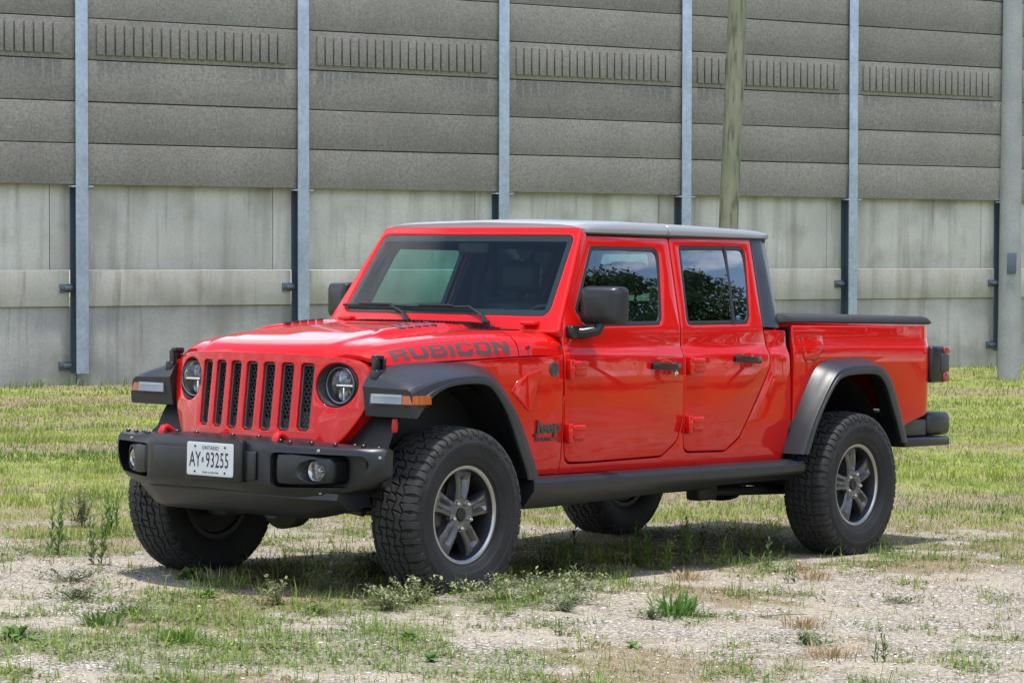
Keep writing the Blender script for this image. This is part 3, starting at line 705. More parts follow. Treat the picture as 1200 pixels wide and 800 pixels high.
def Hn(x, t, off=0):
    e = .004; p = H(x, t); du = H(x+e, t)-H(x-e, t); dv = H(x, min(1, t+e))-H(x, max(-1, t-e)); n = dv.cross(du).normalized()
    if n.z < 0: n = -n
    return p+n*off
def hood_sheet(name, x_front, x_back, m, parent, t0=-1, t1=1, nx=46, nt=121, th=.02, front_curve=True):
    V = []; 
    for i in range(nx):
        for j in range(nt):
            t = lerp(t0, t1, j/(nt-1)); q = H(0, t).y
            xf = HFX(q) if front_curve else x_front; u = i/(nx-1); u = u**1.5 if front_curve else u
            V.append(H(lerp(xf, x_back, u), t))
    n = nx*nt
    F_ = [(i*nt+j, (i+1)*nt+j, (i+1)*nt+j+1, i*nt+j+1) for i in range(nx-1) for j in range(nt-1)]
    V += [v+Vector((-.004 if front_curve else 0, 0, 0))-Vector((0, 0, th)) if abs(v.y) < eplan(v.x)-.03 else v-Vector((0, (1 if v.y > 0 else -1)*th, 0)) for v in V]
    F_ += [tuple(a+n for a in reversed(f)) for f in F_]
    bd = [i*nt for i in range(nx)]+[(nx-1)*nt+j for j in range(1, nt)]+[i*nt+nt-1 for i in range(nx-2, -1, -1)]+[j for j in range(nt-2, 0, -1)]
    F_ += [(bd[i], bd[(i+1) % len(bd)], bd[(i+1) % len(bd)]+n, bd[i]+n) for i in range(len(bd))]
    return obj(name, V, F_, m, parent, 32, recalc=True)
hood = hood_sheet('hood', 0, -.545, 'red_paint', T)
cowl = hood_sheet('cowl', -.552, -.885, 'red_paint', T, nx=16, front_curve=False)
# raised power bulge vents, dark louvred inserts and the printed word
def hood_map(x0, t0, ax=1, sgn=1):
    return None
for sg in (1, -1):
    V = []; F_ = []; out = [(.02, .50), (-.02, .40), (-.36, .30), (-.40, .40), (-.36, .50)]
    mb = MB()
    # bulge edge: a low ridge of bodywork
    ptsA = [(.10, .47), (.0, .46), (-.15, .455), (-.32, .45), (-.46, .44)]
    secs = []
    for i, (x, t) in enumerate(ptsA):
        hgt = [0.001, .012, .016, .016, .010][i]; wd = [.01, .05, .07, .08, .08][i]
        secs.append([Hn(x, sg*(t-wd*1.4), -.004), Hn(x, sg*(t-wd*.7), hgt*.85), Hn(x, sg*(t), hgt), Hn(x, sg*(t+wd*.35), hgt*.7), Hn(x, sg*(t+wd*.8), -.004)])
    loft('hood_bulge', [[Vector(p) for p in q] for q in secs], 'red_paint', hood, 60)
    for k in range(5):
        x = -.10-.058*k
        vv = [Hn(x, sg*.385, .0175), Hn(x-.036, sg*.375, .0185), Hn(x-.036, sg*.475, .0185), Hn(x, sg*.468, .0175)]
        lo = [v-Vector((0, 0, .012)) for v in vv]
        mb.add(vv+lo, [(0, 1, 2, 3), (7, 6, 5, 4), (0, 4, 5, 1), (1, 5, 6, 2), (2, 6, 7, 3), (3, 7, 4, 0)])
    mb.build('hood_vent', 'trim_grey', hood)
    # word on the flank of the hood
    GL = {'R': ([(0, 0), (0, 10), (7.6, 10), (9, 8.6), (9, 5.2), (7.8, 4), (9.2, 0), (6.4, 0), (5.4, 3.6), (2.6, 3.6), (2.6, 0)], [[(2.6, 5.6), (2.6, 8), (6.4, 8), (6.4, 5.6)]]),
          'U': ([(0, 1.4), (0, 10), (2.6, 10), (2.6, 2.2), (6.6, 2.2), (6.6, 10), (9.2, 10), (9.2, 1.4), (7.8, 0), (1.4, 0)], []),
          'B': ([(0, 0), (0, 10), (7.6, 10), (8.9, 8.8), (8.9, 6), (8, 5.1), (9.2, 4.2), (9.2, 1.3), (7.8, 0)], [[(2.6, 1.9), (2.6, 4.1), (6.6, 4.1), (6.6, 1.9)], [(2.6, 6), (2.6, 8.1), (6.4, 8.1), (6.4, 6)]]),
          'I': ([(0, 0), (0, 10), (2.7, 10), (2.7, 0)], []),
          'C': ([(1.4, 0), (0, 1.4), (0, 8.6), (1.4, 10), (8, 10), (9.2, 8.8), (9.2, 6.8), (6.8, 6.8), (6.8, 7.9), (2.6, 7.9), (2.6, 2.1), (6.8, 2.1), (6.8, 3.2), (9.2, 3.2), (9.2, 1.3), (8, 0)], []),
          'O': ([(1.4, 0), (0, 1.4), (0, 8.6), (1.4, 10), (8, 10), (9.4, 8.6), (9.4, 1.4), (8, 0)], [[(2.6, 2.1), (2.6, 7.9), (6.8, 7.9), (6.8, 2.1)]]),
          'N': ([(0, 0), (0, 10), (2.6, 10), (6.8, 4.2), (6.8, 10), (9.4, 10), (9.4, 0), (6.9, 0), (2.6, 5.8), (2.6, 0)], [])}
    tot = sum({'I': 2.7}.get(c, 9.2)+1.5 for c in 'RUBICON')-1.5
    xa, xb = .240, -.488
    dec = []; pen = 0
    for c in 'RUBICON':
        o_, hh = GL[c]; wd = {'I': 2.7}.get(c, 9.2)
        def mp(a, b, d, pen=pen, wd=wd):
            p_ = (pen+(a if sg == 1 else a))/tot
            x = lerp(xa, xb, p_) if sg == 1 else lerp(xb, xa, p_)
            zt_, zs_, _k = hz_profile(x)
            p2 = (xa-x)/(xa-xb); tt = lerp(lerp(.968, .988, p2), lerp(.850, .888, p2), b/10) 
            return Hn(x, sg*tt, .0012-d)
        pl = panel('word_decal', [(p[0], p[1]) for p in o_], hh, mp, .001, 'decal', hood, ca=[2, 4, 6, 8], cb=[2, 4, 6, 8], e=0)
        dec.append(pl); pen += wd+1.5
    # hood latch
    lx, ly = .345, .655
    mb = MB(); y_ = eplan(lx)
    RX = Matrix.Rotation(sg*-.10, 3, 'X')
    mb.box((lx+.050, sg*(y_-.006), 1.020), (lx-.050, sg*(y_+.045), 1.085), .014)
    mb.box((lx+.038, sg*(y_-.004), 1.06), (lx+.018, sg*(y_+.026), 1.140), .007, RX); mb.box((lx-.018, sg*(y_-.004), 1.06), (lx-.038, sg*(y_+.026), 1.140), .007, RX)
    mb.box((lx+.036, sg*(y_-.012), 1.125), (lx-.036, sg*(y_+.020), 1.152), .010, RX)
    mb.box((lx+.020, sg*(y_-.006), 1.06), (lx-.020, sg*(y_+.010), 1.130), .004, RX)
    mb.build('hood_latch', 'black_trim', T)
    for bx in (-.615, -.862):
        p_ = H(bx, sg*.97); MB().lathe([(-.006, 0), (.004, .010), (.0055, .007), (.006, 0)], (p_.x, p_.y+sg*.002, p_.z+.012), (0, sg, .35), 12).build('screw', 'black_trim', cowl)
# cowl grille
mb = MB()
V = [Hn(x, t, .003) for x in (-.60, -.70, -.80, -.885) for t in [(-.60+1.2*k/24) for k in range(25)]]
mb.add(V, [(i*25+j, (i+1)*25+j, (i+1)*25+j+1, i*25+j+1) for i in range(3) for j in range(24)])
for k in range(42):
    t = -.55+1.1*k/41; a = Hn(-.66, t, .006)
    mb.box((-.64, a.y-.004, a.z-.004), (-.76, a.y+.004, a.z+.003))
mb.build('cowl_grille', 'black_trim', T)
# ---------------------------------------------------------------- grille
GX0 = lambda z: .530-.10*(z-.76)
def GX(y, z): return GX0(z)-.32*y*y-.10*max(0, abs(y)-.5)**1.5
def MG(y, z, d):
    n = Vector((1, .5*y, .10)).normalized(); return Vector((GX(y, z), y, z))-n*d
half = [(0, 1.148), (.30, 1.146), (.50, 1.136), (.585, 1.120), (.632, 1.085), (.648, 1.04), (.645, .97), (.628, .90), (.590, .83), (.540, .758), (.50, .728), (.44, .716), (0, .706)]
hs = catmull([(a, b) for a, b in half], 50)
GO = [(p.x, p.y) for p in hs]+[(-p.x, p.y) for p in reversed(hs[1:-1])]
slots = []
for k in range(-3, 4):
    yc = .110*k; bo = .778+.003*abs(k); tp = 1.103
    slots.append(P([(yc-.0365, tp, .022), (yc+.0365, tp, .022), (yc+.0345, bo, .022), (yc-.0345, bo, .022)]))
HL = [(sg*.484, 1.006) for sg in (1, -1)]; HR = .104
lampholes = [[(c[0]+HR*cos(2*pi*k/40), c[1]+HR*sin(2*pi*k/40)) for k in range(40)] for c in HL]
grille = panel('grille', GO, slots+lampholes, MG, .05, 'red_paint', T, ca=[-.6, -.5, -.4, -.3, -.2, -.1, 0, .1, .2, .3, .4, .5, .6], cb=(.8, .9, 1.0, 1.1), e=.0045, angle=40)
# grille surround side wrap
for s in SIDES:
    secs = []
    for p in hs[18:46]:
        q = Vector(MG(p.x-.012, p.y, .02)); secs.append([(q.x, s*q.y, q.z), (q.x-.03, s*(q.y+.012), q.z), (q.x-.10, s*(q.y+.016), q.z+.002), (q.x-.16, s*(q.y-.01), q.z+.003), (q.x-.16, s*(q.y-.05), q.z), (q.x-.02, s*(q.y-.05), q.z)])
    loft('grille_side', secs, 'red_paint', T, 40)
for sl_ in slots:
    sp = ccw(sl_)
    panel('grille_bezel', offs(sp, .002), [offs(sp, .0115)], lambda a, b, d: MG(a, b, d+.012), .035, 'trim_grey', grille, cb=(.9, 1.0), e=.003)
    cx_ = sum(p[0] for p in sp)/len(sp); holes = []
    r_ = .0115
    for row in range(17):
        z = .797+row*.0182
        for col in (-1, 0, 1):
            y = cx_+col*.0215+(.0107 if row % 2 else 0)
            if abs(y-cx_) < .029 and z < 1.09:
                holes.append([(y+r_*.84*sin(2*pi*(k+.0)/6), z+r_*.84*cos(2*pi*(k+.0)/6)) for k in range(6)])
    panel('grille_mesh', offs(sp, .004), holes, lambda a, b, d: MG(a, b, d+.026), .008, 'gasket', grille, e=.0006)
    panel('grille_backing', offs(sp, .003), [], lambda a, b, d: MG(a, b, d+.046), .003, 'under_black', grille, e=0)
# headlamps
for s in SIDES:
    y, z = s*.484, 1.006; c = Vector(MG(y, z, 0)); ax = Vector((1, s*.02, .0)).normalized()
    tilt = Vector((1, .0, .04)).normalized()
    def ring(name, prof, m, par, n=48, o=c):
        return MB().lathe(prof, o, ax, n).build(name, m, par, 40)
    # bezel tube follows the tilted grille opening
    n = 48; V = []; F_ = []
    for (rr, back) in ((HR-.001, None), (HR-.006, .006), (.096, -.030), (.093, -.034), (.092, -.09)):
        for k in range(n):
            yy = y+rr*cos(2*pi*k/n); zz = z+rr*sin(2*pi*k/n)
            if back is None or back > 0: q = Vector(MG(yy, zz, .010 if back is None else .004))
            else: q = Vector((c.x+back, yy, zz))
            V.append(q)
    for i in range(4): F_ += [(i*n+k, i*n+(k+1) % n, (i+1)*n+(k+1) % n, (i+1)*n+k) for k in range(n)]
    hl = obj('headlight', V, F_, 'trim_grey', T, 40, recalc=True)
    co = Vector((c.x-.030, y, z))
    MB().lathe([(-.085, 0), (-.080, .05), (-.055, .078), (-.02, .088), (-.0, .0885)], co, (1, 0, 0), 40).build('reflector_bowl', 'wheel_dark', hl, 50)
    MB().lathe([(-.012, .088), (.002, .090), (.006, .086), (.004, .080), (-.012, .078)], co, (1, 0, 0), 48, closed=True).build('lamp_rim', 'wheel_grey', hl, 40)
    mb = MB(); mb.box((co.x-.030, y-.080, z-.008), (co.x-.004, y+.080, z+.004), .003); mb.box((co.x-.055, y-.005, z-.075), (co.x-.020, y+.005, z-.010), .002)
    mb.build('lamp_bar', 'chrome', hl)
    for zz in (.036, -.040):
        mb = MB(); mb.lathe([(0, .012), (.02, .030), (.028, .036), (.026, .038), (0, .030)], (co.x-.055, y, z+zz), (1, 0, 0), 24, closed=True); mb.build('projector', 'machined', hl)
        MB().lathe([(.0, .030), (.015, .024), (.022, .012), (.024, 0)], (co.x-.045, y, z+zz), (1, 0, 0), 20).build('projector_lens', 'lamp_glass', hl)
    MB().lathe([(.0, .084), (.012, .070), (.020, .045), (.025, .02), (.026, 0)], co, (1, 0, 0), 40).build('headlight_lens', 'lamp_glass', hl, 60)
# ---------------------------------------------------------------- front bumper
def bumper_secs():
    st = [(0, .800), (.20, .800), (.37, .792), (.43, .775), (.50, .745), (.62, .690), (.74, .632), (.82, .585), (.862, .553), (.880, .530)]
    S = []
    for (y, xf) in st:
        zt = interp(y, [0, .37, .45, .86, .88], [.757, .757, .746, .735, .724]); zb = interp(y, [0, .37, .5, .70, .82, .88], [.505, .500, .492, .505, .548, .600])
        back = interp(y, [0, .5, .88], [.50, .49, .468])
        S.append((y, [(back, zt-.004), (lerp(back, xf, .45), zt), (lerp(back, xf, .62), zt-.001), (xf-.016, zt-.010), (xf-.003, zt-.028), (xf, zt-.05), (xf-.001, zb+.06), (xf-.008, zb+.030), (xf-.024, zb+.010), (lerp(back, xf, .5), zb), (back, zb+.01)]))
    out = [[(a, -y, b) for a, b in q] for y, q in reversed(S[1:])]+[[(a, y, b) for a, b in q] for y, q in S]
    return out
bumper = loft('front_bumper', bumper_secs(), 'bumper_plastic', T, 34)
cutters = []
def bool_cut(o, cut):
    md = o.modifiers.new('b', 'BOOLEAN'); md.operation = 'DIFFERENCE'; md.solver = 'EXACT'; md.object = cut
    bpy.context.view_layer.update(); dg = bpy.context.evaluated_depsgraph_get(); me = bpy.data.meshes.new_from_object(o.evaluated_get(dg))
    o.modifiers.clear(); old = o.data; o.data = me; bpy.data.meshes.remove(old); bpy.data.objects.remove(cut)
    me.shade_smooth(); me.set_sharp_from_angle(angle=radians(34))
for s in SIDES:
    # outboard pocket
    poc = P([(.405, .702, .03), (.815, .696, .03), (.832, .655, .03), (.795, .580, .04), (.735, .548, .03), (.405, .540, .03)])
    V = []; L = len(poc)
    for x in (.40, .95): V += [(x if x > .5 else .62-.16*max(0, a-.45)/.4, s*a, b) for a, b in poc]
    F_ = [tuple(range(L)), tuple(range(L, 2*L))]+[(i, (i+1) % L, L+(i+1) % L, L+i) for i in range(L)]
    bool_cut(bumper, obj('cut', V, F_, 'bumper_plastic', None, recalc=True))
for s in SIDES:
    # fog lamp pod standing in the pocket
    fy, fz = .595, .620
    secs = []
    st = [(.410, .752, .078, .066), (.44, .770, .078, .072), (.50, .762, .076, .074), (.545, .738, .072, .072), (.60, .705, .070, .072), (.655, .668, .062, .064), (.672, .640, .040, .045)]
    for (yy, xf, hu, hd) in st:
        zc = fz+.004
        secs.append([(.55, s*yy, zc+hu), (xf-.03, s*yy, zc+hu), (xf-.006, s*yy, zc+hu*.86), (xf, s*yy, zc+hu*.5), (xf, s*yy, zc-hd*.5), (xf-.008, s*yy, zc-hd*.86), (xf-.03, s*yy, zc-hd), (.55, s*yy, zc-hd)])
    pod = loft('fog_lamp_pod', secs, 'bumper_plastic', T, 30)
    cut = MB().lathe([(-.09, 0), (-.09, .046), (.03, .056), (.06, .075), (.10, .12), (.10, 0)], (.690, s*fy, fz), (1, s*.12, 0), 32).build('cut', 'bumper_plastic', None)
    bool_cut(pod, cut)
    MB().lathe([(-.03, 0), (-.03, .030), (-.005, .041), (.0, .046), (.002, .049), (-.012, .050), (-.04, .046)], (.672, s*fy, fz), (1, s*.05, 0), 32).build('fog_lamp', 'lug_steel', pod)
    MB().lathe([(-.004, .044), (.004, .036), (.009, .018), (.010, 0)], (.672, s*fy, fz), (1, s*.05, 0), 32).build('fog_lamp_lens', 'lamp_glass', pod)
    mb = MB(); mb.box((.655, s*(fy-.032), fz-.003), (.668, s*(fy+.032), fz+.003)); mb.lathe([(0, 0), (0, .014), (.012, .012), (.016, 0)], (.650, s*fy, fz), (1, 0, 0), 16); mb.build('fog_lamp_bulb', 'machined', pod)
    # dark backing inside the pocket, outboard
    mb = MB(); mb.box((.44, s*.66, .555), (.50, s*.85, .70)); mb.build('pocket_liner', 'under_black', bumper)
    # tow hook
    yk = s*.377
    mb = MB(); mb.tube([(.62, yk-.006, .742), (.655, yk-.004, .765), (.685, yk-.002, .778), (.708, yk, .775), (.720, yk, .758), (.720, yk, .73), (.718, yk, .70)], [.013, .015, .016, .017, .018, .018, .017], 12)
    
    mb.build('tow_hook', 'red_plastic', T)
    # bolts along the top, and on the face
    for (yy, xx, zz, ax_) in ((.47, .72, .748, 0), (.55, .66, .746, 0), (.66, .62, .743, 0), (.78, .56, .740, 0), (.83, .51, .732, 0), (.70, .53, .738, 0), (.405, .715, .752, 0), (.27, .72, .764, 0), (.12, .74, .765, 0)):
        MB().lathe([(-.004, .012), (.004, .012), (.007, .009), (.0075, 0)], (xx, s*yy, zz), (0, 0, 1), 10).build('bolt', 'black_trim', bumper)
    for (yy, xx, zz) in ((.62, .690, .714), (.62, .672, .522), (.868, .546, .690)):
        MB().lathe([(-.008, .008), (.001, .008), (.003, .005), (.003, 0)], (xx, s*yy, zz), (1, s*.5, 0), 10).build('bolt', 'machined', bumper)
    # section joint line
    # lower valance side
# centre recess behind the plate and the raised mounting pad
for a_, b_ in ((.235, .335), (-.335, -.10)): MB().box((.795, a_, .565), (.812, b_, .70), .012).build('bumper_pad', 'bumper_plastic', bumper)
mb = MB(); mb.box((.79, -.095, .555), (.838, .272, .748), .010); mb.build('plate_bracket', 'black_trim', bumper)
# lower skid / valance
secs = []
for (y, k) in ((-.60, .35), (-.52, .85), (-.42, 1), (-.2, 1), (0, 1), (.2, 1), (.42, 1), (.52, .9), (.60, .7), (.70, .4)):
    xt = .70-.10*(1-k); xb = .62-.08*(1-k); zb = lerp(.47, .385, k)
    secs.append([(.42, y, .52), (xt, y, .52), (xt+.005, y, .49), (xb+.035, y, zb+.035), (xb, y, zb+.006), (xb-.05, y, zb), (.42, y, zb+.02)])
loft('skid_plate', secs, 'bumper_plastic', T, 40)
# number plate
PC = Vector((.8405, .074, .652)); PHW, PHH = .152, .0775
MP = lambda a, b, d: (PC.x-d, PC.y+a, PC.z+b)
plate = panel('number_plate', P([(-PHW, -PHH, .012), (PHW, -PHH, .012), (PHW, PHH, .012), (-PHW, PHH, .012)]), [], MP, .002, 'plate_white', T, e=.0008)
tp = lambda ox, oz: (lambda a, b, d: (PC.x+.0004-d, PC.y+ox+a, PC.z+oz+b))
# seen from the front the truck's left is on the viewer's right: +y reads rightwards
text_obj('plate_text', 'AY', .100, tp(-.098, -.006), 'plate_black', plate, .0006, .0006, .58, 1.05)
text_obj('plate_text', '93255', .100, tp(.048, -.006), 'plate_black', plate, .0006, .0006, .56, 1.10)
text_obj('plate_text', 'ONTARIO', .026, tp(.002, .052), 'plate_blue', plate, .0006, .0, .95)
text_obj('plate_text', 'YOURS TO DISCOVER', .0115, tp(.004, -.062), 'plate_blue', plate, .0006, .0, .95)
mb = MB()
for (a, b, c_, d_) in ((-.0075, -.014, .0075, -.008), (-.006, -.006, .006, .001), (-.0022, .001, .0022, .010), (-.0045, .004, .0045, .0065)): mb.box((PC.x+.0003, PC.y-.047+a, PC.z+b), (PC.x+.001, PC.y-.047+c_, PC.z+d_))
mb.build('crown_mark', 'plate_blue', plate)
for (a, b) in ((-.098, .058), (.098, .058), (-.098, -.060), (.098, -.060)): MB().lathe([(0, .0055), (.003, .005), (.004, 0)], (PC.x, PC.y+a, PC.z+b), (1, 0, 0), 10).build('plate_screw', 'black_trim', plate)
# ---------------------------------------------------------------- windshield
def WX(y, z): return -.893-(z-1.33)*.665+.055*(1-(abs(y)/.74)**2)
WNn = Vector((1, 0, .665)).normalized()
MW = lambda a, b, d: Vector((WX(a, b), a, b))-WNn*d
FR = P([(-.788, 1.262, .02), (.788, 1.262, .02), (.772, 1.335), (.666, 1.803, .03), (-.666, 1.803, .03), (-.772, 1.335)])
GLS = P([(-.690, 1.347, .045), (.690, 1.347, .045), (.640, 1.757, .04), (-.640, 1.757, .04)])
YC = [-.7+.1*k for k in range(15)]
frame_ = panel('windshield_frame', FR, [GLS], MW, .055, 'red_paint', T, ca=YC, cb=(1.4, 1.6), e=.012, angle=40)
panel('windshield_band', offs(GLS, .001), [offs(GLS, .030)], lambda a, b, d: MW(a, b, d+.0075), .002, 'gasket', frame_, ca=YC, cb=(1.4, 1.6), e=0)
panel('windshield', offs(GLS, .0), [], lambda a, b, d: MW(a, b, d+.0045), .002, 'windshield_glass', frame_, ca=YC, cb=(1.4, 1.5, 1.6, 1.7), e=0)
for s in SIDES:   # small frame hinges at the base
    q = MW(s*.60, 1.30, 0); MB().box((q.x+.035, s*.575, 1.296), (q.x-.02, s*.665, 1.318), .006).build('frame_hinge', 'red_paint', frame_)
# wipers
for (bx, by, bz, tx, ty, tz, b0, b1) in ((-.80, -.17, 1.298, 0, -.33, 1.372, -.70, -.20), (-.80, .36, 1.298, 0, .20, 1.375, -.24, .22)):
    tipw = MW(ty, tz, -.018); mb = MB()
    mb.tube([(bx+.02, by+.03, bz+.004), (bx, by, bz+.018), (bx-.04, lerp(by, ty, .3), bz+.045), tipw], [.013, .013, .009, .006], 10)
    mb.lathe([(-.02, .020), (.012, .018), (.016, 0)], (bx+.02, by+.03, bz+.002), (.2, 0, 1), 14)
    wi = mb.build('wiper', 'black_trim', T)
    mb = MB(); pts = [MW(lerp(b0, b1, k/12), interp(k, [0, 12], [1.372, 1.374]), -.010) for k in range(13)]
    mb.tube(pts, .0075, 8); mb.tube([MW(lerp(b0, b1, .25+.5*k/6), 1.376, -.018) for k in range(7)], .006, 8)
    mb.build('wiper_blade', 'gasket', wi)
# ---------------------------------------------------------------- roof
def roof_sec(x, dz=0.0, inset=0.0):
    zt = interp(x, [-2.93, -2.85, -2.3, -1.6, -1.30, -1.20], [1.838, 1.846, 1.852, 1.850, 1.836, 1.818])-dz; zl = interp(x, [-2.93, -1.2], [1.790, 1.770]); yl = yside(-2, zl)+.012-inset; q = []
    half = [(yl-.010, zl), (yl, zl+.004), (yl+.001, zl+.022), (yl-.005, min(zl+.040, zt-.028)), (yl-.018, min(zl+.054, zt-.020)), (yl-.050, zt-.013), (yl-.12, zt-.007), (yl-.25, zt-.003), (0, zt+.006)]
    out = [(x, y, z) for y, z in half]+[(x, -y, z) for y, z in reversed(half[:-1])]
    out += [(x, -(yl-.03), zl-.006), (x, -(yl-.06), zt-.05), (x, (yl-.06), zt-.05), (x, (yl-.03), zl-.006)]
    return out
def roofpanel(name, xs):
    xs = list(xs); secs = []
    L = len(xs)
    for i, x in enumerate(xs):
        secs.append(roof_sec(x))
    a = roof_sec(xs[0]); b = roof_sec(xs[-1]); cz = 1.83
    def shr(sec, x, k): return [(x, p[1]*k, cz+(p[2]-cz)*(k if p[2] > cz else 1)) for p in sec]
    sg = 1 if xs[0] > xs[-1] else -1
    secs = [shr(a, xs[0]+.010*sg, .975), shr(a, xs[0]+.006*sg, .992)]+secs+[shr(b, xs[-1]-.006*sg, .992), shr(b, xs[-1]-.010*sg, .975)]
    return loft(name, secs, 'hardtop', T, 40)
roofpanel('roof_front_panel', [-1.205, -1.24, -1.28, -1.34, -1.42, -1.5, -1.6, -1.75, -1.945])
roofpanel('roof_rear_panel', [-1.972, -2.2, -2.4, -2.6, -2.75, -2.85, -2.90, -2.915])
for s in SIDES: MB().box((-1.22, s*.652, 1.768), (-2.90, s*.60, 1.80)).build('drip_rail', 'gasket', T)
# cab back
mb = MB(); mb.box((-2.93, -.72, .58), (-2.90, .72, 1.32)); mb.build('cab_back', 'red_paint', T)
cbk = panel('cab_back_frame', P([(-.735, 1.30), (.735, 1.30), (.625, 1.80, .04), (-.625, 1.80, .04)]), [P([(-.55, 1.38, .04), (.55, 1.38, .04), (.50, 1.70, .04), (-.50, 1.70, .04)])], lambda a, b, d: (-2.925+d, a, b), .04, 'pillar_black', T)
panel('rear_window', P([(-.56, 1.37, .04), (.56, 1.37, .04), (.51, 1.71, .04), (-.51, 1.71, .04)]), [], lambda a, b, d: (-2.92+d, a, b), .004, 'windshield_glass', cbk, e=0)
# ---------------------------------------------------------------- bed, tonneau, tailgate
mb = MB(); mb.box((-2.98, -.70, .62), (-4.52, .70, .68)); mb.box((-2.975, -.78, .66), (-3.0, .78, 1.30)); mb.build('bed_floor', 'under_black', T)
secs = []
for i, (x, dz) in enumerate(((-2.865, -.035), (-2.875, -.012), (-2.90, .0), (-2.96, -.006), (-3.03, -.012), (-3.3, -.010), (-3.7, -.008), (-4.1, -.008), (-4.42, -.005), (-4.48, -.004), (-4.510, -.014), (-4.518, -.035))):
    zt = 1.376+dz; zb = 1.324 if x < -2.94 else 1.322
    yw = .792
    secs.append([(x, -yw+.02, zb), (x, -yw, zb+.008), (x, -yw+.002, (zb+zt)/2), (x, -yw+.016, zt-.006), (x, -yw+.05, zt), (x, -.4, zt+.002), (x, 0, zt+.003), (x, .4, zt+.002), (x, yw-.05, zt), (x, yw-.016, zt-.006), (x, yw-.002, (zb+zt)/2), (x, yw, zb+.008), (x, yw-.02, zb)])
loft('tonneau_cover', secs, 'canvas', T, 50)
MG_ = lambda a, b, d: (-4.585+d-.012*smooth(b, 1.20, 1.30), a, b)
tg = panel('tailgate', P([(-.70, .80, .02), (.70, .80, .02), (.70, 1.315, .02), (-.70, 1.315, .02)]), [], MG_, .05, 'red_paint', T, cb=(1.2, 1.22, 1.24, 1.26, 1.28, 1.3), e=.008)
MB().box((-4.59, -.12, 1.20), (-4.61, .12, 1.26), .008).build('tailgate_handle', 'black_trim', tg)
for s in SIDES:
    mb = MB(); mb.box((-4.47, s*.715, .975), (-4.655, s*.832, 1.195), .022)
    tl = mb.build('tail_lamp', 'black_trim', T)
    mb = MB(); mb.box((-4.60, s*.72, .978), (-4.675, s*.842, 1.037), .012); mb.box((-4.60, s*.72, 1.150), (-4.675, s*.842, 1.192), .012); mb.build('tail_lamp_lens', 'lens_red', tl)
    mb = MB(); mb.box((-4.575, s*.76, 1.04), (-4.668, s*.838, 1.146), .008); mb.build('tail_lamp_side', 'trim_grey', tl)
    mb = MB(); mb.box((-4.485, s*.45, .655), (-4.745, s*.815, .795), .035); mb.build('bumper_end', 'flare_plastic', T)
    mb = MB(); mb.box((-4.16, s*.60, .595), (-4.69, s*.842, .650), .016); mb.build('bumper_step', 'bumper_plastic', T)
mb = MB(); mb.box((-4.60, -.46, .60), (-4.74, .46, .79), .03); mb.build('rear_bumper', 'bumper_plastic', T)
mb = MB(); mb.box((-4.0, .55, .55), (-4.15, .72, .66), .03); mb.build('exhaust_hanger', 'under_black', T)
# ---------------------------------------------------------------- mirrors, badges
for s in SIDES:
    cx_, cy_, cz_ = -1.09, s*.888, 1.398
    secs = []
    for (x, k) in ((-1.015, .55), (-1.022, .80), (-1.036, .93), (-1.065, 1.0), (-1.10, 1.0), (-1.115, .985)):
        w_, h_ = .102*k, .097*k; q = []
        for (a, b) in rpoly([(-1, -1, .35), (1, -1, .35), (1, 1, .35), (-1, 1, .35)], 5): q.append((x-.025-.034*a*s*k, cy_+a*w_, cz_+b*h_+.004))
        secs.append(q)
    mr = loft('side_mirror', secs, 'bumper_plastic', T, 40)
    MB().box((-1.141, cy_-.085, cz_-.085), (-1.150, cy_+.085, cz_+.088), .002, Matrix.Rotation(s*.33, 3, 'Z')).build('mirror_glass', 'chrome', mr)
    mb = MB(); mb.tube([(-.985, s*.765, 1.262), (-1.01, s*.83, 1.262), (-1.07, s*.875, 1.275), (-1.09, s*.88, 1.32)], [.034, .030, .026, .028], 12)
    mb.box((-.925, s*.765, 1.235), (-1.06, s*.825, 1.30), .016)
    mb.build('mirror_foot', 'black_trim', mr)
    # badges
    bx = -.745
    def mpb(ox, oz, s=s): return lambda a, b, d: (ox-s*a, s*(yside(ox, oz+b)+.0005-d), oz+b)
    fsp = [o for o in T.children if o.name.startswith('front_side_panel')][0 if s == 1 else 1]
    text_obj('badge_lettering', 'Jeep', .086, mpb(-.770, .797), 'badge', fsp, .008, .003, 1.28)
    text_obj('badge_lettering', 'GLADIATOR', .026, mpb(-.778, .736), 'badge', fsp, .003, .0008, 1.30, 1.15)
    mb = MB(); yb_ = yside(-.81, 1.08)
    mb.lathe([(-.004, 0), (-.004, .037), (.003, .037), (.0045, .033), (.003, .030), (.002, .012), (.004, .008), (.004, 0)], (-.812, s*yb_, 1.083), (0, s, 0), 32)
    rb_ = mb.build('round_badge', 'badge', fsp)
    for k, ch in enumerate('TRAIL RATED'):
        if ch == ' ': continue
        an = radians(130-26*k)
        text_obj('badge_letter', ch, .012, lambda a, b, d, an=an, s=s, yb_=yb_: (-.812-s*(cos(an)*.020+a*sin(an)+b*cos(an)), s*(yb_+.0035-d), 1.083+sin(an)*.020-a*cos(an)+b*sin(an)), 'trim_grey', rb_, .0008) if False else None
    # fender recess plate behind the flare
    sc = P([(-.725, 1.088, .01), (-.628, .87, .02), (-.50, .975), (-.535, 1.02), (-.60, 1.055)])
    V = [];
    panel('fender_scoop', sc, [], lambda a, b, d, s=s: (a, s*(yside(a, b)+.0015-d+.0015+.004*(1-smooth(b, .86, 1.06))), b), .02, 'red_paint', fsp, ca=(-.70, -.66, -.62, -.58), cb=(.95, 1.0, 1.05), e=.004)
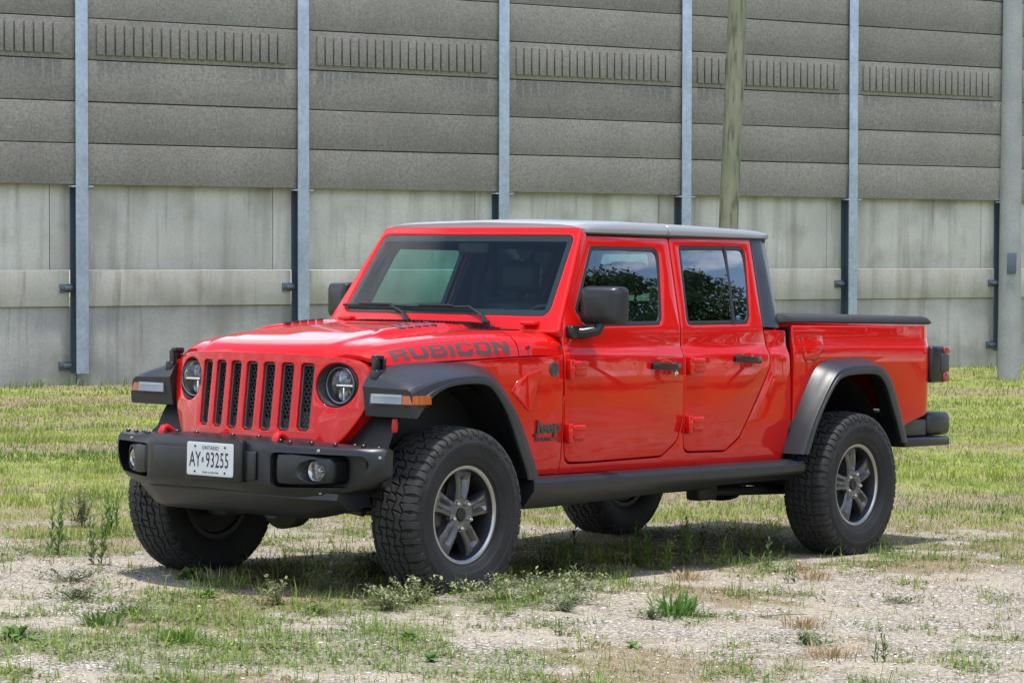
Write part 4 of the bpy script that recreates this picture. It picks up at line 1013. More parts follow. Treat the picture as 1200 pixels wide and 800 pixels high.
# ---------------------------------------------------------------- interior
mb = MB(); mb.box((-.95, -.70, .56), (-2.90, .70, .62)); mb.box((-.62, -.66, .62), (-.66, .66, 1.18)); mb.build('floor_pan', 'interior', T)
secs = []
for y in (-.69, -.4, 0, .22, .28, .50, .56, .69):
    h = .055 if .25 < y < .53 else 0
    secs.append([(-.93, y, 1.25), (-1.06, y, 1.285), (-1.16, y, 1.278+h), (-1.22, y, 1.25+h*.6), (-1.24, y, 1.15), (-1.18, y, .95), (-.93, y, .95)])
loft('dashboard', secs, 'interior', T, 40)
def seat(x, y, w_=.26, head=True, nm='seat'):
    mb = MB(); mb.box((x+.26, y-w_, .78), (x-.26, y+w_, .93), .05)
    R_ = Matrix.Rotation(-radians(12), 3, 'Y')
    mb.box((x-.20, y-w_*.95, .88), (x-.34, y+w_*.95, 1.44), .05, R_, (x-.26, y, .9))
    st_ = mb.build(nm, 'leather', T)
    if head:
        for yy in ([y] if w_ < .4 else [y-.42, y, y+.42]):
            mb = MB(); mb.box((x-.33, yy-.13, 1.46), (x-.43, yy+.13, 1.64), .045); mb.tube([(x-.36, yy-.06, 1.38), (x-.38, yy-.06, 1.50)], .007, 8); mb.tube([(x-.36, yy+.06, 1.38), (x-.38, yy+.06, 1.50)], .007, 8)
            mb.build('headrest', 'leather', st_)
seat(-1.62, .37); seat(-1.62, -.37); seat(-2.48, 0, .60, True, 'rear_seat')
mb = MB(); ang = radians(65); cc = Vector((-1.36, .37, 1.225)); a1 = Vector((sin(radians(25)), 0, cos(radians(25)))); a2 = Vector((0, 1, 0))
pts = [cc+(a1*cos(2*pi*k/32)+a2*sin(2*pi*k/32))*.185 for k in range(33)]; mb.tube(pts, .015, 8, False)
for k in (0.25, .5, .75): mb.tube([cc, cc-(a1*cos(2*pi*k+pi*0)+a2*sin(2*pi*k))*.18], .014, 8)
mb.tube([cc+Vector((.25, 0, -.08)), cc], [.03, .05], 12); mb.build('steering_wheel', 'leather', T)
mb = MB()
for s in SIDES:
    mb.tube([(-1.22, s*.60, 1.735), (-1.6, s*.60, 1.76), (-1.93, s*.60, 1.755), (-1.93, s*.62, 1.70), (-1.94, s*.665, 1.30), (-1.94, s*.68, .7)], .036, 12)
    mb.tube([(-1.93, s*.60, 1.755), (-2.4, s*.60, 1.765), (-2.80, s*.60, 1.745), (-2.84, s*.65, 1.3)], .036, 12)
    mb.tube([(-1.0, s*.69, 1.30), (-1.22, s*.61, 1.72)], .03, 10)
mb.tube([(-1.93, -.6, 1.755), (-1.93, .6, 1.755)], .036, 12); mb.tube([(-2.80, -.6, 1.745), (-2.80, .6, 1.745)], .03, 12); mb.tube([(-1.24, -.6, 1.745), (-1.24, .6, 1.745)], .028, 12)
mb.build('roll_bar', 'interior', T)
mb = MB(); mb.box((-1.13, -.10, 1.66), (-1.15, .10, 1.72), .012); mb.build('rear_view_mirror', 'interior', T)
mb = MB(); mb.box((-1.25, -.60, 1.745), (-2.88, .60, 1.765)); mb.build('headliner', 'interior', T)
# ---------------------------------------------------------------- underbody
mb = MB()
for s in SIDES:
    mb.box((.60, s*.40, .50), (-.9, s*.48, .62), .008); mb.box((-.9, s*.40, .47), (-2.9, s*.48, .60), .008); mb.box((-2.9, s*.40, .56), (-4.6, s*.48, .68), .008)
for x in (.35, -.9, -1.9, -2.8, -4.3): mb.box((x, -.42, .50), (x-.10, .42, .58), .008)
mb.build('chassis_frame', 'under_black', T)
mb = MB()
mb.box((-.72, -.30, .36), (-1.9, .20, .55), .03); mb.box((-1.55, .22, .40), (-2.52, .62, .56), .04); mb.build('gearbox_skid', 'under_black', T)
mb = MB(); mb.tube([(0, -.78, .41), (0, .78, .41)], .045, 16); mb.lathe([(-.13, 0), (-.12, .07), (-.05, .13), (.05, .135), (.12, .08), (.13, 0)], (0, -.22, .40), (1, 0, 0), 20)
for s in SIDES:
    mb.tube([(.03, s*.50, .42), (-.80, s*.42, .46)], .028, 10); mb.tube([(-.06, s*.56, .44), (-.05, s*.50, .85)], .032, 12)
    mb.lathe([(0, .07), (.12, .07), (.24, .07), (.36, .07)], (0, s*.50, .48), (0, 0, 1), 12)
    mb.box((.06, s*.60, .30), (-.09, s*.74, .52), .03)
mb.tube([(.17, -.66, .42), (.17, .66, .40)], .019, 10); mb.tube([(.24, -.60, .52), (.24, .50, .40)], .018, 10)
mb.build('front_axle', 'under_grey', T)
mb = MB(); mb.tube([(-3.487, -.78, .41), (-3.487, .78, .41)], .05, 16); mb.lathe([(-.16, 0), (-.14, .09), (-.05, .15), (.05, .15), (.14, .09), (.16, 0)], (-3.487, 0, .41), (1, 0, 0), 20)
for s in SIDES:
    mb.tube([(-3.42, s*.52, .36), (-2.48, s*.52, .385)], .026, 10); mb.tube([(-3.6, s*.50, .38), (-3.75, s*.45, .80)], .032, 12); mb.lathe([(0, .07), (.3, .07)], (-3.45, s*.50, .47), (0, 0, 1), 12)
    mb.box((-2.42, s*.48, .34), (-2.60, s*.58, .50), .02)
mb.tube([(-3.3, 0, .42), (-1.9, -.05, .45)], .04, 12); mb.build('rear_axle', 'under_black', T)
mb = MB(); mb.tube([(-1.5, -.32, .44), (-2.9, -.34, .46), (-3.3, -.40, .60), (-3.9, -.50, .58), (-4.5, -.62, .55)], .035, 12); mb.box((-3.95, -.40, .46), (-4.25, .40, .62), .06); mb.build('exhaust', 'under_grey', T)
mb = MB(); mb.box((.40, -.45, .60), (.30, .45, 1.12)); mb.box((.30, -.60, .62), (-.60, .60, 1.06)); mb.box((.38, -.60, .56), (.10, .60, .70)); mb.build('engine_bay', 'under_black', T)
mb = MB(); mb.lathe([(0, 0), (0, .012), (.02, .016), (.06, .012), (.065, 0)], (.37, .80, .80), (0, 0, 1), 10); mb.build('tether', 'red_plastic', T)

# ---------------------------------------------------------------- wheels
RT, NP = .4155, 31
def path(s_):
    """tyre section from the tread centre: arc length -> (y, r) and its normal"""
    a = abs(s_); sg = 1 if s_ >= 0 else -1; Rr = .040; flat = .104
    if a <= flat: return (sg*a, RT-.010*(a/flat)**2), (0., 1.)
    th = min((a-flat)/Rr, 1.25); return (sg*(flat+Rr*sin(th)*.95+max(0, a-flat-Rr*1.25)*.25), RT-.010-Rr*(1-cos(th))-max(0, a-flat-Rr*1.25)*.97), (sg*sin(th), cos(th))
def tp3(u, s_, h):
    (y, r), (ny, nr) = path(s_); r += nr*h; y += ny*h; a = u/RT
    return (r*sin(a), y, r*cos(a))
def make_wheel():
    rim = MB()
    rim.lathe([(.080, .205), (.098, .214), (.104, .228), (.100, .232), (.085, .222), (.04, .205), (-.02, .198), (-.09, .205), (-.104, .229), (-.108, .229), (-.108, .205), (-.09, .196), (-.02, .188), (.04, .195)], (0, 0, 0), (0, 1, 0), 72, closed=True)
    wheel = rim.build('wheel', 'wheel_dark', T, 30)
    MB().lathe([(.0985, .213), (.1045, .2165), (.1075, .224), (.107, .2315), (.101, .2335), (.098, .226)], (0, 0, 0), (0, 1, 0), 80, closed=True).build('rim_lip', 'machined', wheel, 40)
    MB().lathe([(.096, .2135), (.085, .2105), (.045, .2015), (-.01, .197), (-.03, .197)], (0, 0, 0), (0, 1, 0), 64).build('barrel', 'wheel_grey', wheel, 60)
    # tyre carcass
    prof = [(-.100, .222), (-.112, .238), (-.128, .262), (-.1395, .30), (-.142, .335), (-.1375, .368), (-.128, .388), (-.116, .398), (-.09, .4025), (0, .4035), (.09, .4025), (.116, .398), (.128, .388), (.1375, .368), (.1405, .345), (.1425, .342), (.1425, .328), (.1405, .325), (.1395, .30), (.134, .275), (.131, .272), (.128, .262), (.118, .243), (.112, .240), (.110, .236), (.100, .222)]
    tyre = MB().lathe(prof, (0, 0, 0), (0, 1, 0), 120).build('tyre', 'rubber', wheel, 30)
    # tread blocks: an irregular tessellation wrapped round
    L = 2*pi*RT/NP; r = random.Random(3)
    rows = [-.104, -.062, -.021, .021, .062, .104]; jit = {}
    def node(ri, k):
        k %= 2*NP; key = (ri, k)
        if key not in jit:
            z = .0085 if (k+ri) % 2 else -.0085
            jit[key] = ((r.uniform(-.006, .006))+ri*.004, z+r.uniform(-.004, .004))
        a, b = jit[key]; return a, rows[ri]+b*(1 if 0 < ri < 5 else .3)
    mb = MB()
    def block(poly, wrap=False, hgt=.0125):
        poly = ccw(poly); inn = offs(poly, .0044); top = offs(poly, .0064); n = len(poly)
        V = [tp3(a, b, -.0135) for a, b in inn]+[tp3(a, b, -.0012) for a, b in offs(poly, .0048)]+[tp3(a, b, 0) for a, b in top]
        F_ = [(i, (i+1) % n, n+(i+1) % n, n+i) for i in range(n)]+[(n+i, n+(i+1) % n, 2*n+(i+1) % n, 2*n+i) for i in range(n)]
        cen = (sum(p[0] for p in top)/n, sum(p[1] for p in top)/n)
        V.append(tp3(cen[0], cen[1], 0)); F_ += [(2*n+i, 2*n+(i+1) % n, 3*n) for i in range(n)]
        mb.add(V, F_)
    for ri in range(4):
        for p in range(NP):
            k0 = 2*p+(ri % 2); pts = []
            for (rr, ks) in ((ri, (k0, k0+1, k0+2)), (ri+1, (k0+2, k0+1, k0))):
                for k in ks:
                    a, b = node(rr if rr != 0 else 0, k); pts.append((k*L/2+a+(.010 if rr > ri else 0), b))
            # split every block once more, alternately slanted, for the small tread elements
            if (p+ri) % 2 or ri in (0, 3): block(pts)
            else:
                m1 = ((pts[1][0]+pts[0][0])/2, (pts[1][1]+pts[0][1])/2); m2 = ((pts[4][0]+pts[3][0])/2, (pts[4][1]+pts[3][1])/2)
                block([pts[0], pts[1], pts[4], pts[5]]); block([pts[1], pts[2], pts[3], pts[4]])
    for sd in (1, -1):
        for p in range(NP):
            for q in (0, 1):
                k = 2*p+q; i0 = 5 if sd == 1 else 0
                a0, b0 = node(4 if sd == 1 else 0, k); a1, b1 = node(4 if sd == 1 else 0, k+1)
                u0, u1 = k*L/2+a0, (k+1)*L/2+a1
                if q: u1 -= .0035
                else: u0 += .002
                end = .156 if q else .170
                g = .0032
                ss = [min(b0, b1)*1 if False else 0]; V = []; F_ = []
                s0a, s0b = abs(b0)+.004, abs(b1)+.004; steps = 9
                for layer, hgt, ins in ((0, -.0135, 0), (1, -.0012, .0006), (2, 0.0, .0022)):
                    for j in range(steps+1):
                        t = j/steps; 
                        sa = lerp(s0a, end, t); sb = lerp(s0b, end-.003, t)
                        if j == 0: sa += ins; sb += ins
                        if j == steps: sa -= ins; sb -= ins
                        fade = hgt*(1-.0*t); sw = .006*math.sin(t*pi*1.2)*(1 if q else -1)
                        V.append(tp3(u0+g+ins+sw, sd*sa, fade-.003*smooth(t, .75, 1))); V.append(tp3(u1-g-ins+sw, sd*sb, fade-.003*smooth(t, .75, 1)))
                m = 2*(steps+1)
                for j in range(steps): F_.append((2*m+2*j, 2*m+2*j+1, 2*m+2*j+3, 2*m+2*j+2))
                for ly in (0, 1):
                    o0, o1 = ly*m, (ly+1)*m
                    for j in range(steps):
                        F_.append((o0+2*j, o0+2*j+2, o1+2*j+2, o1+2*j)); F_.append((o0+2*j+1, o1+2*j+1, o1+2*j+3, o0+2*j+3))
                    F_.append((o0, o1, o1+1, o0+1)); F_.append((o0+2*steps, o0+2*steps+1, o1+2*steps+1, o1+2*steps))
                mb.add(V, F_)
    tread = mb.build('tread', 'rubber_tread', wheel, 30)
    MB().lathe([(-.118, .3995), (-.09, .4040), (0, .4050), (.09, .4040), (.118, .3995)], (0, 0, 0), (0, 1, 0), 120).build('groove_shade_band', 'groove_shade', tread, 60)  # added dark band: shade between the tread blocks put into colour
    # sidewall: raised lettering and radial ribs
    for (txt, size, a0, rr, xs) in (('FALKEN', .050, 20, .318, 1.15),):
        def mpt(a, b, d, a0=a0, rr=rr):
            th_ = radians(a0)+a/rr; r_ = rr+b; y = interp(r_, [.262, .30, .335, .36], [.128, .1395, .1425, .139])
            return (-r_*sin(th_), y-.0005-d*.9, r_*cos(th_))
        text_obj('raised_lettering', txt, size, mpt, 'rubber_tread', wheel, .0022, 0, xs, 1.05, .25)
    # spokes
    mb = MB(); dk = MB()
    nS = 5
    for k in range(nS):
        a = 2*pi*k/nS; ca_, sa_ = cos(a), sin(a)
        def w3(rd, tg, y): return (rd*sa_+tg*ca_, y, rd*ca_-tg*sa_)
        secs = []
        for (rd, hw, yt, yb, ridge, notch) in ((.030, .034, .080, .01, .0, .0), (.060, .039, .082, .01, .002, 0), (.085, .040, .086, .015, .002, .006), (.11, .042, .089, .02, .0, .024), (.14, .045, .090, .03, -.001, .026), (.165, .050, .088, .035, -.001, .018), (.182, .054, .086, .04, 0, 0), (.196, .062, .083, .045, 0, 0), (.209, .076, .080, .05, 0, 0)):
            secs.append([w3(rd, -hw, yb), w3(rd, -hw, yt-.012), w3(rd, -hw+.006, yt-.002), w3(rd, -hw*.55, yt+ridge), w3(rd, -hw*.2, yt-notch), w3(rd, hw*.2, yt-notch), w3(rd, hw*.55, yt+ridge), w3(rd, hw-.006, yt-.002), w3(rd, hw, yt-.012), w3(rd, hw, yb)])
        n_ = 10; V = [p for q in secs for p in q]; F_ = [(i*n_+j, i*n_+(j+1) % n_, (i+1)*n_+(j+1) % n_, (i+1)*n_+j) for i in range(len(secs)-1) for j in range(n_)]+[tuple(range(n_)), tuple(range((len(secs)-1)*n_, len(secs)*n_))]
        sp_ = MB(); sp_.add(V, F_); sp_.build('spoke', 'wheel_grey', wheel, 28)
    MB().lathe([(.01, 0), (.01, .075), (.070, .072), (.078, .060), (.081, .040), (.081, .034), (.072, .034), (.072, 0)], (0, 0, 0), (0, 1, 0), 40).build('hub', 'wheel_grey', wheel)
    MB().lathe([(.065, .033), (.086, .031), (.089, .026), (.088, .018), (.0865, 0)], (0, 0, 0), (0, 1, 0), 32).build('centre_cap', 'wheel_dark', wheel)
    for k in range(5):
        a = 2*pi*(k+.5)/5; x, z = .0635*sin(a), .0635*cos(a)
        MB().lathe([(.060, .0165), (.0845, .0175), (.084, .0145), (.07, .0140), (.07, .0125), (.095, .0118), (.100, .008), (.098, 0)], (x, 0, z), (0, 1, 0), 14).build('lug_nut', 'lug_steel', wheel)
    MB().lathe([(-.02, 0), (-.02, .155), (0, .155), (0, .085), (.025, .08), (.03, 0)], (0, 0, 0), (0, 1, 0), 40).build('brake_disc', 'disc', wheel)
    mb = MB(); mb.box((.06, -.045, -.07), (.15, .03, .08), .015); mb.build('brake_caliper', 'under_grey', wheel)
    MB().lathe([(-.095, .03), (-.095, .196), (-.03, .186), (-.03, .16), (-.06, .03)], (0, 0, 0), (0, 1, 0), 32).build('dust_shield', 'under_black', wheel)
    return wheel
w0 = make_wheel()
kids = list(w0.children)
w0.location = (0, .818, .408); w0.rotation_euler = (0, radians(-4), 0)
for (x, y, rz, ry) in ((-3.487, .818, 0, 11), (0, -.818, pi, 30), (-3.487, -.818, pi, 50)):
    k = w0.copy(); COL.objects.link(k); k.location = (x, y, .408); k.rotation_euler = (0, radians(ry), rz)
    for c in kids:
        d = c.copy(); COL.objects.link(d); d.parent = k


# ================================================================== GRASS, GRAVEL, WEEDS, TREES
def color_attr(me, cols, name='tint'):
    a = me.color_attributes.new(name, 'FLOAT_COLOR', 'POINT'); c = np.ones((len(cols), 4), np.float32); c[:, :3] = cols; a.data.foreach_set('color', c.ravel())
def np_mesh(name, V, quads, tris, cols, m):
    """V (n,3), quads (k,4), tris (k,3)"""
    me = bpy.data.meshes.new(name); nq, nt_ = len(quads), len(tris)
    me.vertices.add(len(V)); me.vertices.foreach_set('co', np.asarray(V, np.float32).ravel())
    me.loops.add(nq*4+nt_*3); me.loops.foreach_set('vertex_index', np.concatenate([quads.ravel(), tris.ravel()]).astype(np.int32))
    me.polygons.add(nq+nt_)
    me.polygons.foreach_set('loop_start', np.concatenate([np.arange(nq)*4, nq*4+np.arange(nt_)*3]).astype(np.int32))
    me.update(calc_edges=True); color_attr(me, cols); me.materials.append(MAT[m])
    return link(bpy.data.objects.new(name, me))
def blades(P, Hh, Wd, colr, lean=.5, m='leaf', name='grass'):
    """P (n,3) base, Hh height, Wd width, colr (n,3)"""
    n = len(P); az = rng.uniform(0, 2*pi, n); la = rng.uniform(0, 2*pi, n); ln = rng.uniform(.15, 1, n)*lean
    wv = np.stack([np.cos(az), np.sin(az), np.zeros(n)], 1)*Wd[:, None]*.5; ld = np.stack([np.cos(la), np.sin(la), np.zeros(n)], 1)
    up = np.array([0, 0, 1.]); m1 = P+up*(Hh*.55)[:, None]+ld*(Hh*ln*.25)[:, None]; tip = P+up*(Hh*np.maximum(.15, 1-.38*ln))[:, None]+ld*(Hh*ln*.9)[:, None]
    V = np.stack([P-wv, P+wv, m1-wv*.8, m1+wv*.8, tip], 1).reshape(-1, 3); b = np.arange(n)[:, None]*5
    q = b+np.array([[0, 1, 3, 2]]); t = b+np.array([[2, 3, 4]])
    cols = np.repeat(colr, 5, 0)
    return V, q, t, cols
G1, G2, G3, DRY, DRY2 = np.array([.085, .17, .03]), np.array([.20, .30, .045]), np.array([.38, .43, .075]), np.array([.40, .325, .20]), np.array([.26, .19, .11])
def rc(a, b): return a+(b-a)*rng.random((1,))
Ps, Hs, Ws, Cs, LL = [], [], [], [], []; LP, LC, LS = [], [], []
BR, RD = np.array([.20, .13, .07]), np.array([.24, .10, .05])
for (u0, u1, dens, wd, hs_) in ((8.6, 12.5, 4200, .0026, 1), (12.5, 17, 2900, .0032, 1), (17, 22, 1700, .0050, 1.0), (22, 30, 800, .0075, 1.1), (30, 38, 400, .011, 1.15), (38, 60, 130, .016, 1.2)):
    A = (u1-u0)*2*(.195*(u0+u1)/2+1.6); n = int(A*dens)
    us = rng.uniform(u0, u1, n); hw = .195*us+1.6; vs_ = rng.uniform(-1, 1, n)*hw; R_ = rng.random((n, 3))
    for u, v, (a, b, e_) in zip(us, vs_, R_):
        x, y = xy_of(u, v)
        if (x-WO.x)*WN.x+(y-WO.y)*WN.y < -.18: continue
        g, d, lw_, un = cover(x, y); z = gz(x, y)
        cl3 = noise.noise((x*1.4, y*1.4, 21.5)); cl = noise.noise((x*9, y*9, 2.5)); cl2 = noise.noise((x*3.1, y*3.1, 8.5))   # clumps
        if lw_ > .5:
            g2 = g*(.66+.9*cl+.5*cl2)
            if a < g2:
                k = noise.noise((u*.35, v*.12, 11)); t = clamp(.50+1.0*k+(b-.5)*.7+.25*cl2)
                c_ = G2*(1-t)+G3*t if t > .32 else G1*(1-t*3)+G2*t*3
                h = (.014+.030*b)*hs_*(1+2.0*max(0, cl2)+.6*cl+1.2*max(0, cl3))
                dw = (x-WO.x)*WN.x+(y-WO.y)*WN.y
                if dw < .9 and cl2+cl3 > -.15: h *= 2.4*(1-.5*dw); c_ = c_*.6+G1*.3
                if cl2+cl3 > .35: c_ = c_*.62+G1*.25
                if e_ > .95: c_ = DRY
                if e_ < .10 and cl2 > .15: LP.append((x, y, z+.012+.02*b)); LC.append(G1*(.8+.5*a)); LS.append((.012+.02*a)*(1+.03*max(0, u-17))); continue
                ln = .9
            elif a < g2+d*.5+.06: c_ = DRY*(.75+.5*b) if e_ > .3 else DRY2; h = (.012+.03*b)*hs_; ln = 1.3
            else: continue
        else:
            gg = clamp((g*.85-.22+.85*cl+.55*cl2+.25*noise.noise((x*22, y*22, 6)))*1.1)
            if a < gg:
                t = clamp(.35+.6*cl2+(b-.5)*.9); c_ = (G1*(1-t)+G2*t)*1.0
                if e_ > .95: c_ = G3
                if e_ < .30: c_ = DRY*(.6+.5*b)
                if e_ < .07: c_ = RD
                h = .012+.055*b**2.2+.03*max(0, cl)
                ln = 1.5 if b < .7 else .8
                if un > .3: c_ = c_*np.array((.9, .72, .6))  # blades darkened as painted shade under the truck
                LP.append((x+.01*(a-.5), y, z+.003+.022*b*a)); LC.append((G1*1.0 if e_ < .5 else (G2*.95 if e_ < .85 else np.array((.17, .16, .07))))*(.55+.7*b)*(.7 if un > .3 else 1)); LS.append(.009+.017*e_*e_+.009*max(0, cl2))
                if e_ < .45: continue
                if b > .72 and cl2+.6*cl > .12: h += .075*a*(.5+e_); c_ = c_*1.1
            elif a < gg+.05+clamp(d*.9-.10+.7*cl2+.4*cl)*.7: c_ = (DRY if e_ > .45 else (BR if e_ > .12 else RD))*(.6+.6*b); h = .010+.030*b*b; ln = 2.2
            elif a > .988: c_ = DRY*.9 if b < .5 else G2; h = .01+.03*b*b; ln = 1.2
            else: continue
        Ps.append((x, y, z-.004)); Hs.append(h); Ws.append(wd*(.7+.7*b)); Cs.append(c_); LL.append(ln)
V, q, t, cols = blades(np.array(Ps), np.array(Hs), np.array(Ws), np.array(Cs), np.array(LL))
tag(np_mesh('grass', V, q, t, cols, 'leaf'), kind='stuff')
def leaves(P, S, Cc, flat=.5):
    n = len(P); az = rng.uniform(0, 2*pi, n); tl = rng.uniform(-1, 1, n)*flat+.25
    d = np.stack([np.cos(az)*np.cos(tl), np.sin(az)*np.cos(tl), np.sin(tl)], 1); s_ = np.stack([-np.sin(az), np.cos(az), rng.uniform(-.4, .4, n)], 1)
    V = np.stack([P, P+(d*.5+s_*.28)*S[:, None], P+d*S[:, None], P+(d*.5-s_*.28)*S[:, None]], 1).reshape(-1, 3)
    return V, np.arange(n)[:, None]*4+np.array([[0, 1, 2, 3]]), np.zeros((0, 3), int), np.repeat(Cc, 4, 0)
V, q, t, cols = leaves(np.array(LP), np.array(LS), np.array(LC))
tag(np_mesh('ground_weeds', V, q, t, cols, 'leaf'), kind='stuff')
# little yellow flowers in the lawn
FP, FS, FC = [], [], []
for i in range(260):
    u, v = rng.uniform(19, 38), 0; v = rng.uniform(-.2, .2)*u; x, y = xy_of(u, v)
    if noise.noise((x*.5, y*.5, 3)) > .05:
        for k in range(4): FP.append((x, y, gz(x, y)+.05+.01*k)); FS.append(.022); FC.append(np.array((.75, .62, .03)))
V, q, t, cols = leaves(np.array(FP), np.array(FS), np.array(FC))
tag(np_mesh('yellow_flowers', V, q, t, cols, 'leaf'), kind='stuff')
# loose stones
n = 230000; us = rng.uniform(8.6, 19.5, n); vs_ = rng.uniform(-1, 1, n)*(.195*us+1.2); SP, SS, SC = [], [], []
for u, v, a in zip(us, vs_, rng.random(n)):
    x, y = xy_of(u, v); g, d, lw_, un = cover(x, y)
    if rng.random() < (1-.8*g)*(1-lw_)*(1-.5*d): SP.append((x, y, gz(x, y)+.001)); SS.append(.0022+.0052*a**3+.006*a**60); k = .34+.85*rng.random()**1.4; SC.append(np.array([.60, .545, .465])*k)
ico = np.array([(0, 0, .45), (.9, 0, .12), (.3, .85, .12), (-.75, .5, .12), (-.75, -.5, .12), (.3, -.85, .12)]); SP = np.array(SP); m_ = len(SP)
jit_ = 1+rng.uniform(-.5, .5, (m_, 6, 3)); V = (SP[:, None, :]+ico[None]*jit_*np.array(SS)[:, None, None]).reshape(-1, 3)
b = np.arange(m_)[:, None]*6; t = np.concatenate([b+np.array([[0, i, i % 5+1]]) for i in range(1, 6)])
tag(np_mesh('gravel', V, np.zeros((0, 4), int), t, np.repeat(np.array(SC), 6, 0), 'stone'), kind='stuff')
# single plants one can tell apart
def plant(name, x, y, h, kind, label, tint=(.10, .17, .04), spread=1.0, group=None, flower=None):
    r = random.Random(int(x*1000+y*77)); Vv, Q, Tt, Cc = [], [], [], []
    def quad(p, d, s_, L, wd, c, droop=.0):
        d = Vector(d).normalized(); s_ = Vector(s_).normalized(); p = Vector(p); b_ = len(Vv)
        m1 = p+d*L*.5+Vector((0, 0, L*.08)); e_ = p+d*L-Vector((0, 0, droop*L))
        Vv.extend([p-s_*wd*.15, p+s_*wd*.15, m1+s_*wd*.5, m1-s_*wd*.5, e_]); Q.append((b_, b_+1, b_+2, b_+3)); Tt.append((b_+3, b_+2, b_+4)); Cc.extend([c]*5)
    def stem(p0, p1, wd, c):
        p0, p1 = Vector(p0), Vector(p1); b_ = len(Vv)
        for k in range(3): a = 2*pi*k/3; Vv.append(p0+Vector((cos(a), sin(a), 0))*wd)
        for k in range(3): a = 2*pi*k/3; Vv.append(p1+Vector((cos(a), sin(a), 0))*wd*.5)
        for k in range(3): Q.append((b_+k, b_+(k+1) % 3, b_+3+(k+1) % 3, b_+3+k))
        Cc.extend([c]*6)
    col = lambda v=.25: np.array(tint)*(1+r.uniform(-v, v*1.3))
    if kind in ('upright', 'flower'):
        ns = 1 if spread < 1 else int(3*spread)
        for i in range(ns):
            a = r.uniform(0, 2*pi); ln = r.uniform(0, .22)*spread; hh = h*r.uniform(.65, 1); top = Vector((cos(a)*ln*hh, sin(a)*ln*hh, hh)); base = Vector((cos(a), sin(a), 0))*.02*spread
            stem(base, top, .0022, col()*.9)
            k = int(hh/.011)
            for j in range(k):
                t_ = (j+1)/k; aa = j*2.4; L = .065*(1-.5*t_)*r.uniform(.7, 1.2)*(h/.25)**.5; d = Vector((cos(aa), sin(aa), .7+.9*t_)); quad(base.lerp(top, t_), d, (-sin(aa), cos(aa), 0), L, L*.30, col(), .1)
            if kind == 'flower':
                for q_ in range(4):
                    fp = top+Vector((r.uniform(-.05, .05), r.uniform(-.05, .05), r.uniform(-.06, .03))); stem(top*.7, fp, .001, col())
                    for z_ in range(6): aa = z_*pi/3; quad(fp, (cos(aa), sin(aa), .3), (-sin(aa), cos(aa), 0), .010, .008, np.array((.75, .6, .03)))
    elif kind == 'tuft':
        for i in range(int(70*spread)):
            a = r.uniform(0, 2*pi); rr = r.uniform(0, .07)*spread; el = r.uniform(.25, 1.5); L = h*r.uniform(.5, 1.1)
            quad((cos(a)*rr, sin(a)*rr, 0), (cos(a)*cos(el), sin(a)*cos(el), sin(el)), (-sin(a), cos(a), 0), L, L*.13, col(), .15)
    elif kind == 'broad':
        for i in range(int(14*spread)):
            a = i*2.4; el = r.uniform(.2, 1.1); L = h*r.uniform(.6, 1.1); quad((0, 0, 0), (cos(a)*cos(el), sin(a)*cos(el), sin(el)), (-sin(a), cos(a), 0), L, L*.42, col(), .2)
    elif kind == 'bushy':
        for i in range(int(34*spread)):
            a = r.uniform(0, 2*pi); rr = r.uniform(0, .17)*spread; hh = h*r.uniform(.5, 1)*(1-.4*rr/(.17*spread)); base = Vector((cos(a)*rr*.15, sin(a)*rr*.15, 0)); top = Vector((cos(a)*rr*1.1, sin(a)*rr*1.1, 0))+Vector((r.uniform(-.04, .04), r.uniform(-.04, .04), hh)); stem(base, top, .0014, col()*.8)
            for j in range(int(hh/.006)):
                t_ = .15+.85*r.random(); aa = r.uniform(0, 2*pi); L = r.uniform(.012, .026); quad(base.lerp(top, t_)+Vector((cos(aa), sin(aa), 0))*.006, (cos(aa), sin(aa), r.uniform(-.1, .9)), (-sin(aa), cos(aa), 0), L, L*.5, col(.35))
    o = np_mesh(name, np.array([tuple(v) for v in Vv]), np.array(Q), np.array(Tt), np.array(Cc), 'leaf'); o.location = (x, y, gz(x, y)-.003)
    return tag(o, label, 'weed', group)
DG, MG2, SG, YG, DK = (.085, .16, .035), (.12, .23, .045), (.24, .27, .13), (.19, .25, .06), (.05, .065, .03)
plant('weed', -2.33, .83, .21, 'upright', 'bright green upright leafy weed, closest to the sill of the rear door', MG2, .8)
plant('flowering_weed', -2.27, .63, .26, 'flower', 'thin tall weed with yellow buds under the rocker rail', (.12, .19, .05), 1)
plant('weed', -2.04, .48, .23, 'upright', 'dark green many-stemmed upright weed beneath the middle of the truck', DG, 2)
plant('flowering_weed', -1.95, .72, .16, 'flower', 'low spreading weed with yellow flowers in front of the truck shadow', YG, 1.4)
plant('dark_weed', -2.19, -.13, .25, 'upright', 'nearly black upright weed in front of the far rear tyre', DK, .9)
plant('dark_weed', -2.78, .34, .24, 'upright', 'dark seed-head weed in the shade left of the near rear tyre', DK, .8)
plant('weed', -2.43, 1.03, .22, 'upright', 'slender sparse green weed standing beside the near rear tyre', (.11, .17, .06), .9)
plant('weed', -1.84, 1.55, .11, 'upright', 'short sprawling green weed on gravel before the rear tyre', DG, 1.4)
plant('grass_tuft', -.17, 2.02, .13, 'tuft', 'dense bright green tuft of narrow leaves alone on the gravel in front of the doors', (.085, .18, .03), 1.6)
plant('weed', .88, 2.56, .07, 'broad', 'tiny green seedling near the bottom edge between gravel patches', MG2, .8)
plant('weed', .46, 3.46, .12, 'upright', 'green weed in dry straw at the lower right foreground', DG, 1.4)
plant('dock_plant', 2.50, .66, .125, 'broad', 'broad-leaved light green dock plant at the left edge of the foreground', (.11, .20, .045), 1.5)
plant('weed', -.18, -1.38, .36, 'upright', 'tallest thin green weed, right beside the far front tyre', (.17, .25, .08), .8)
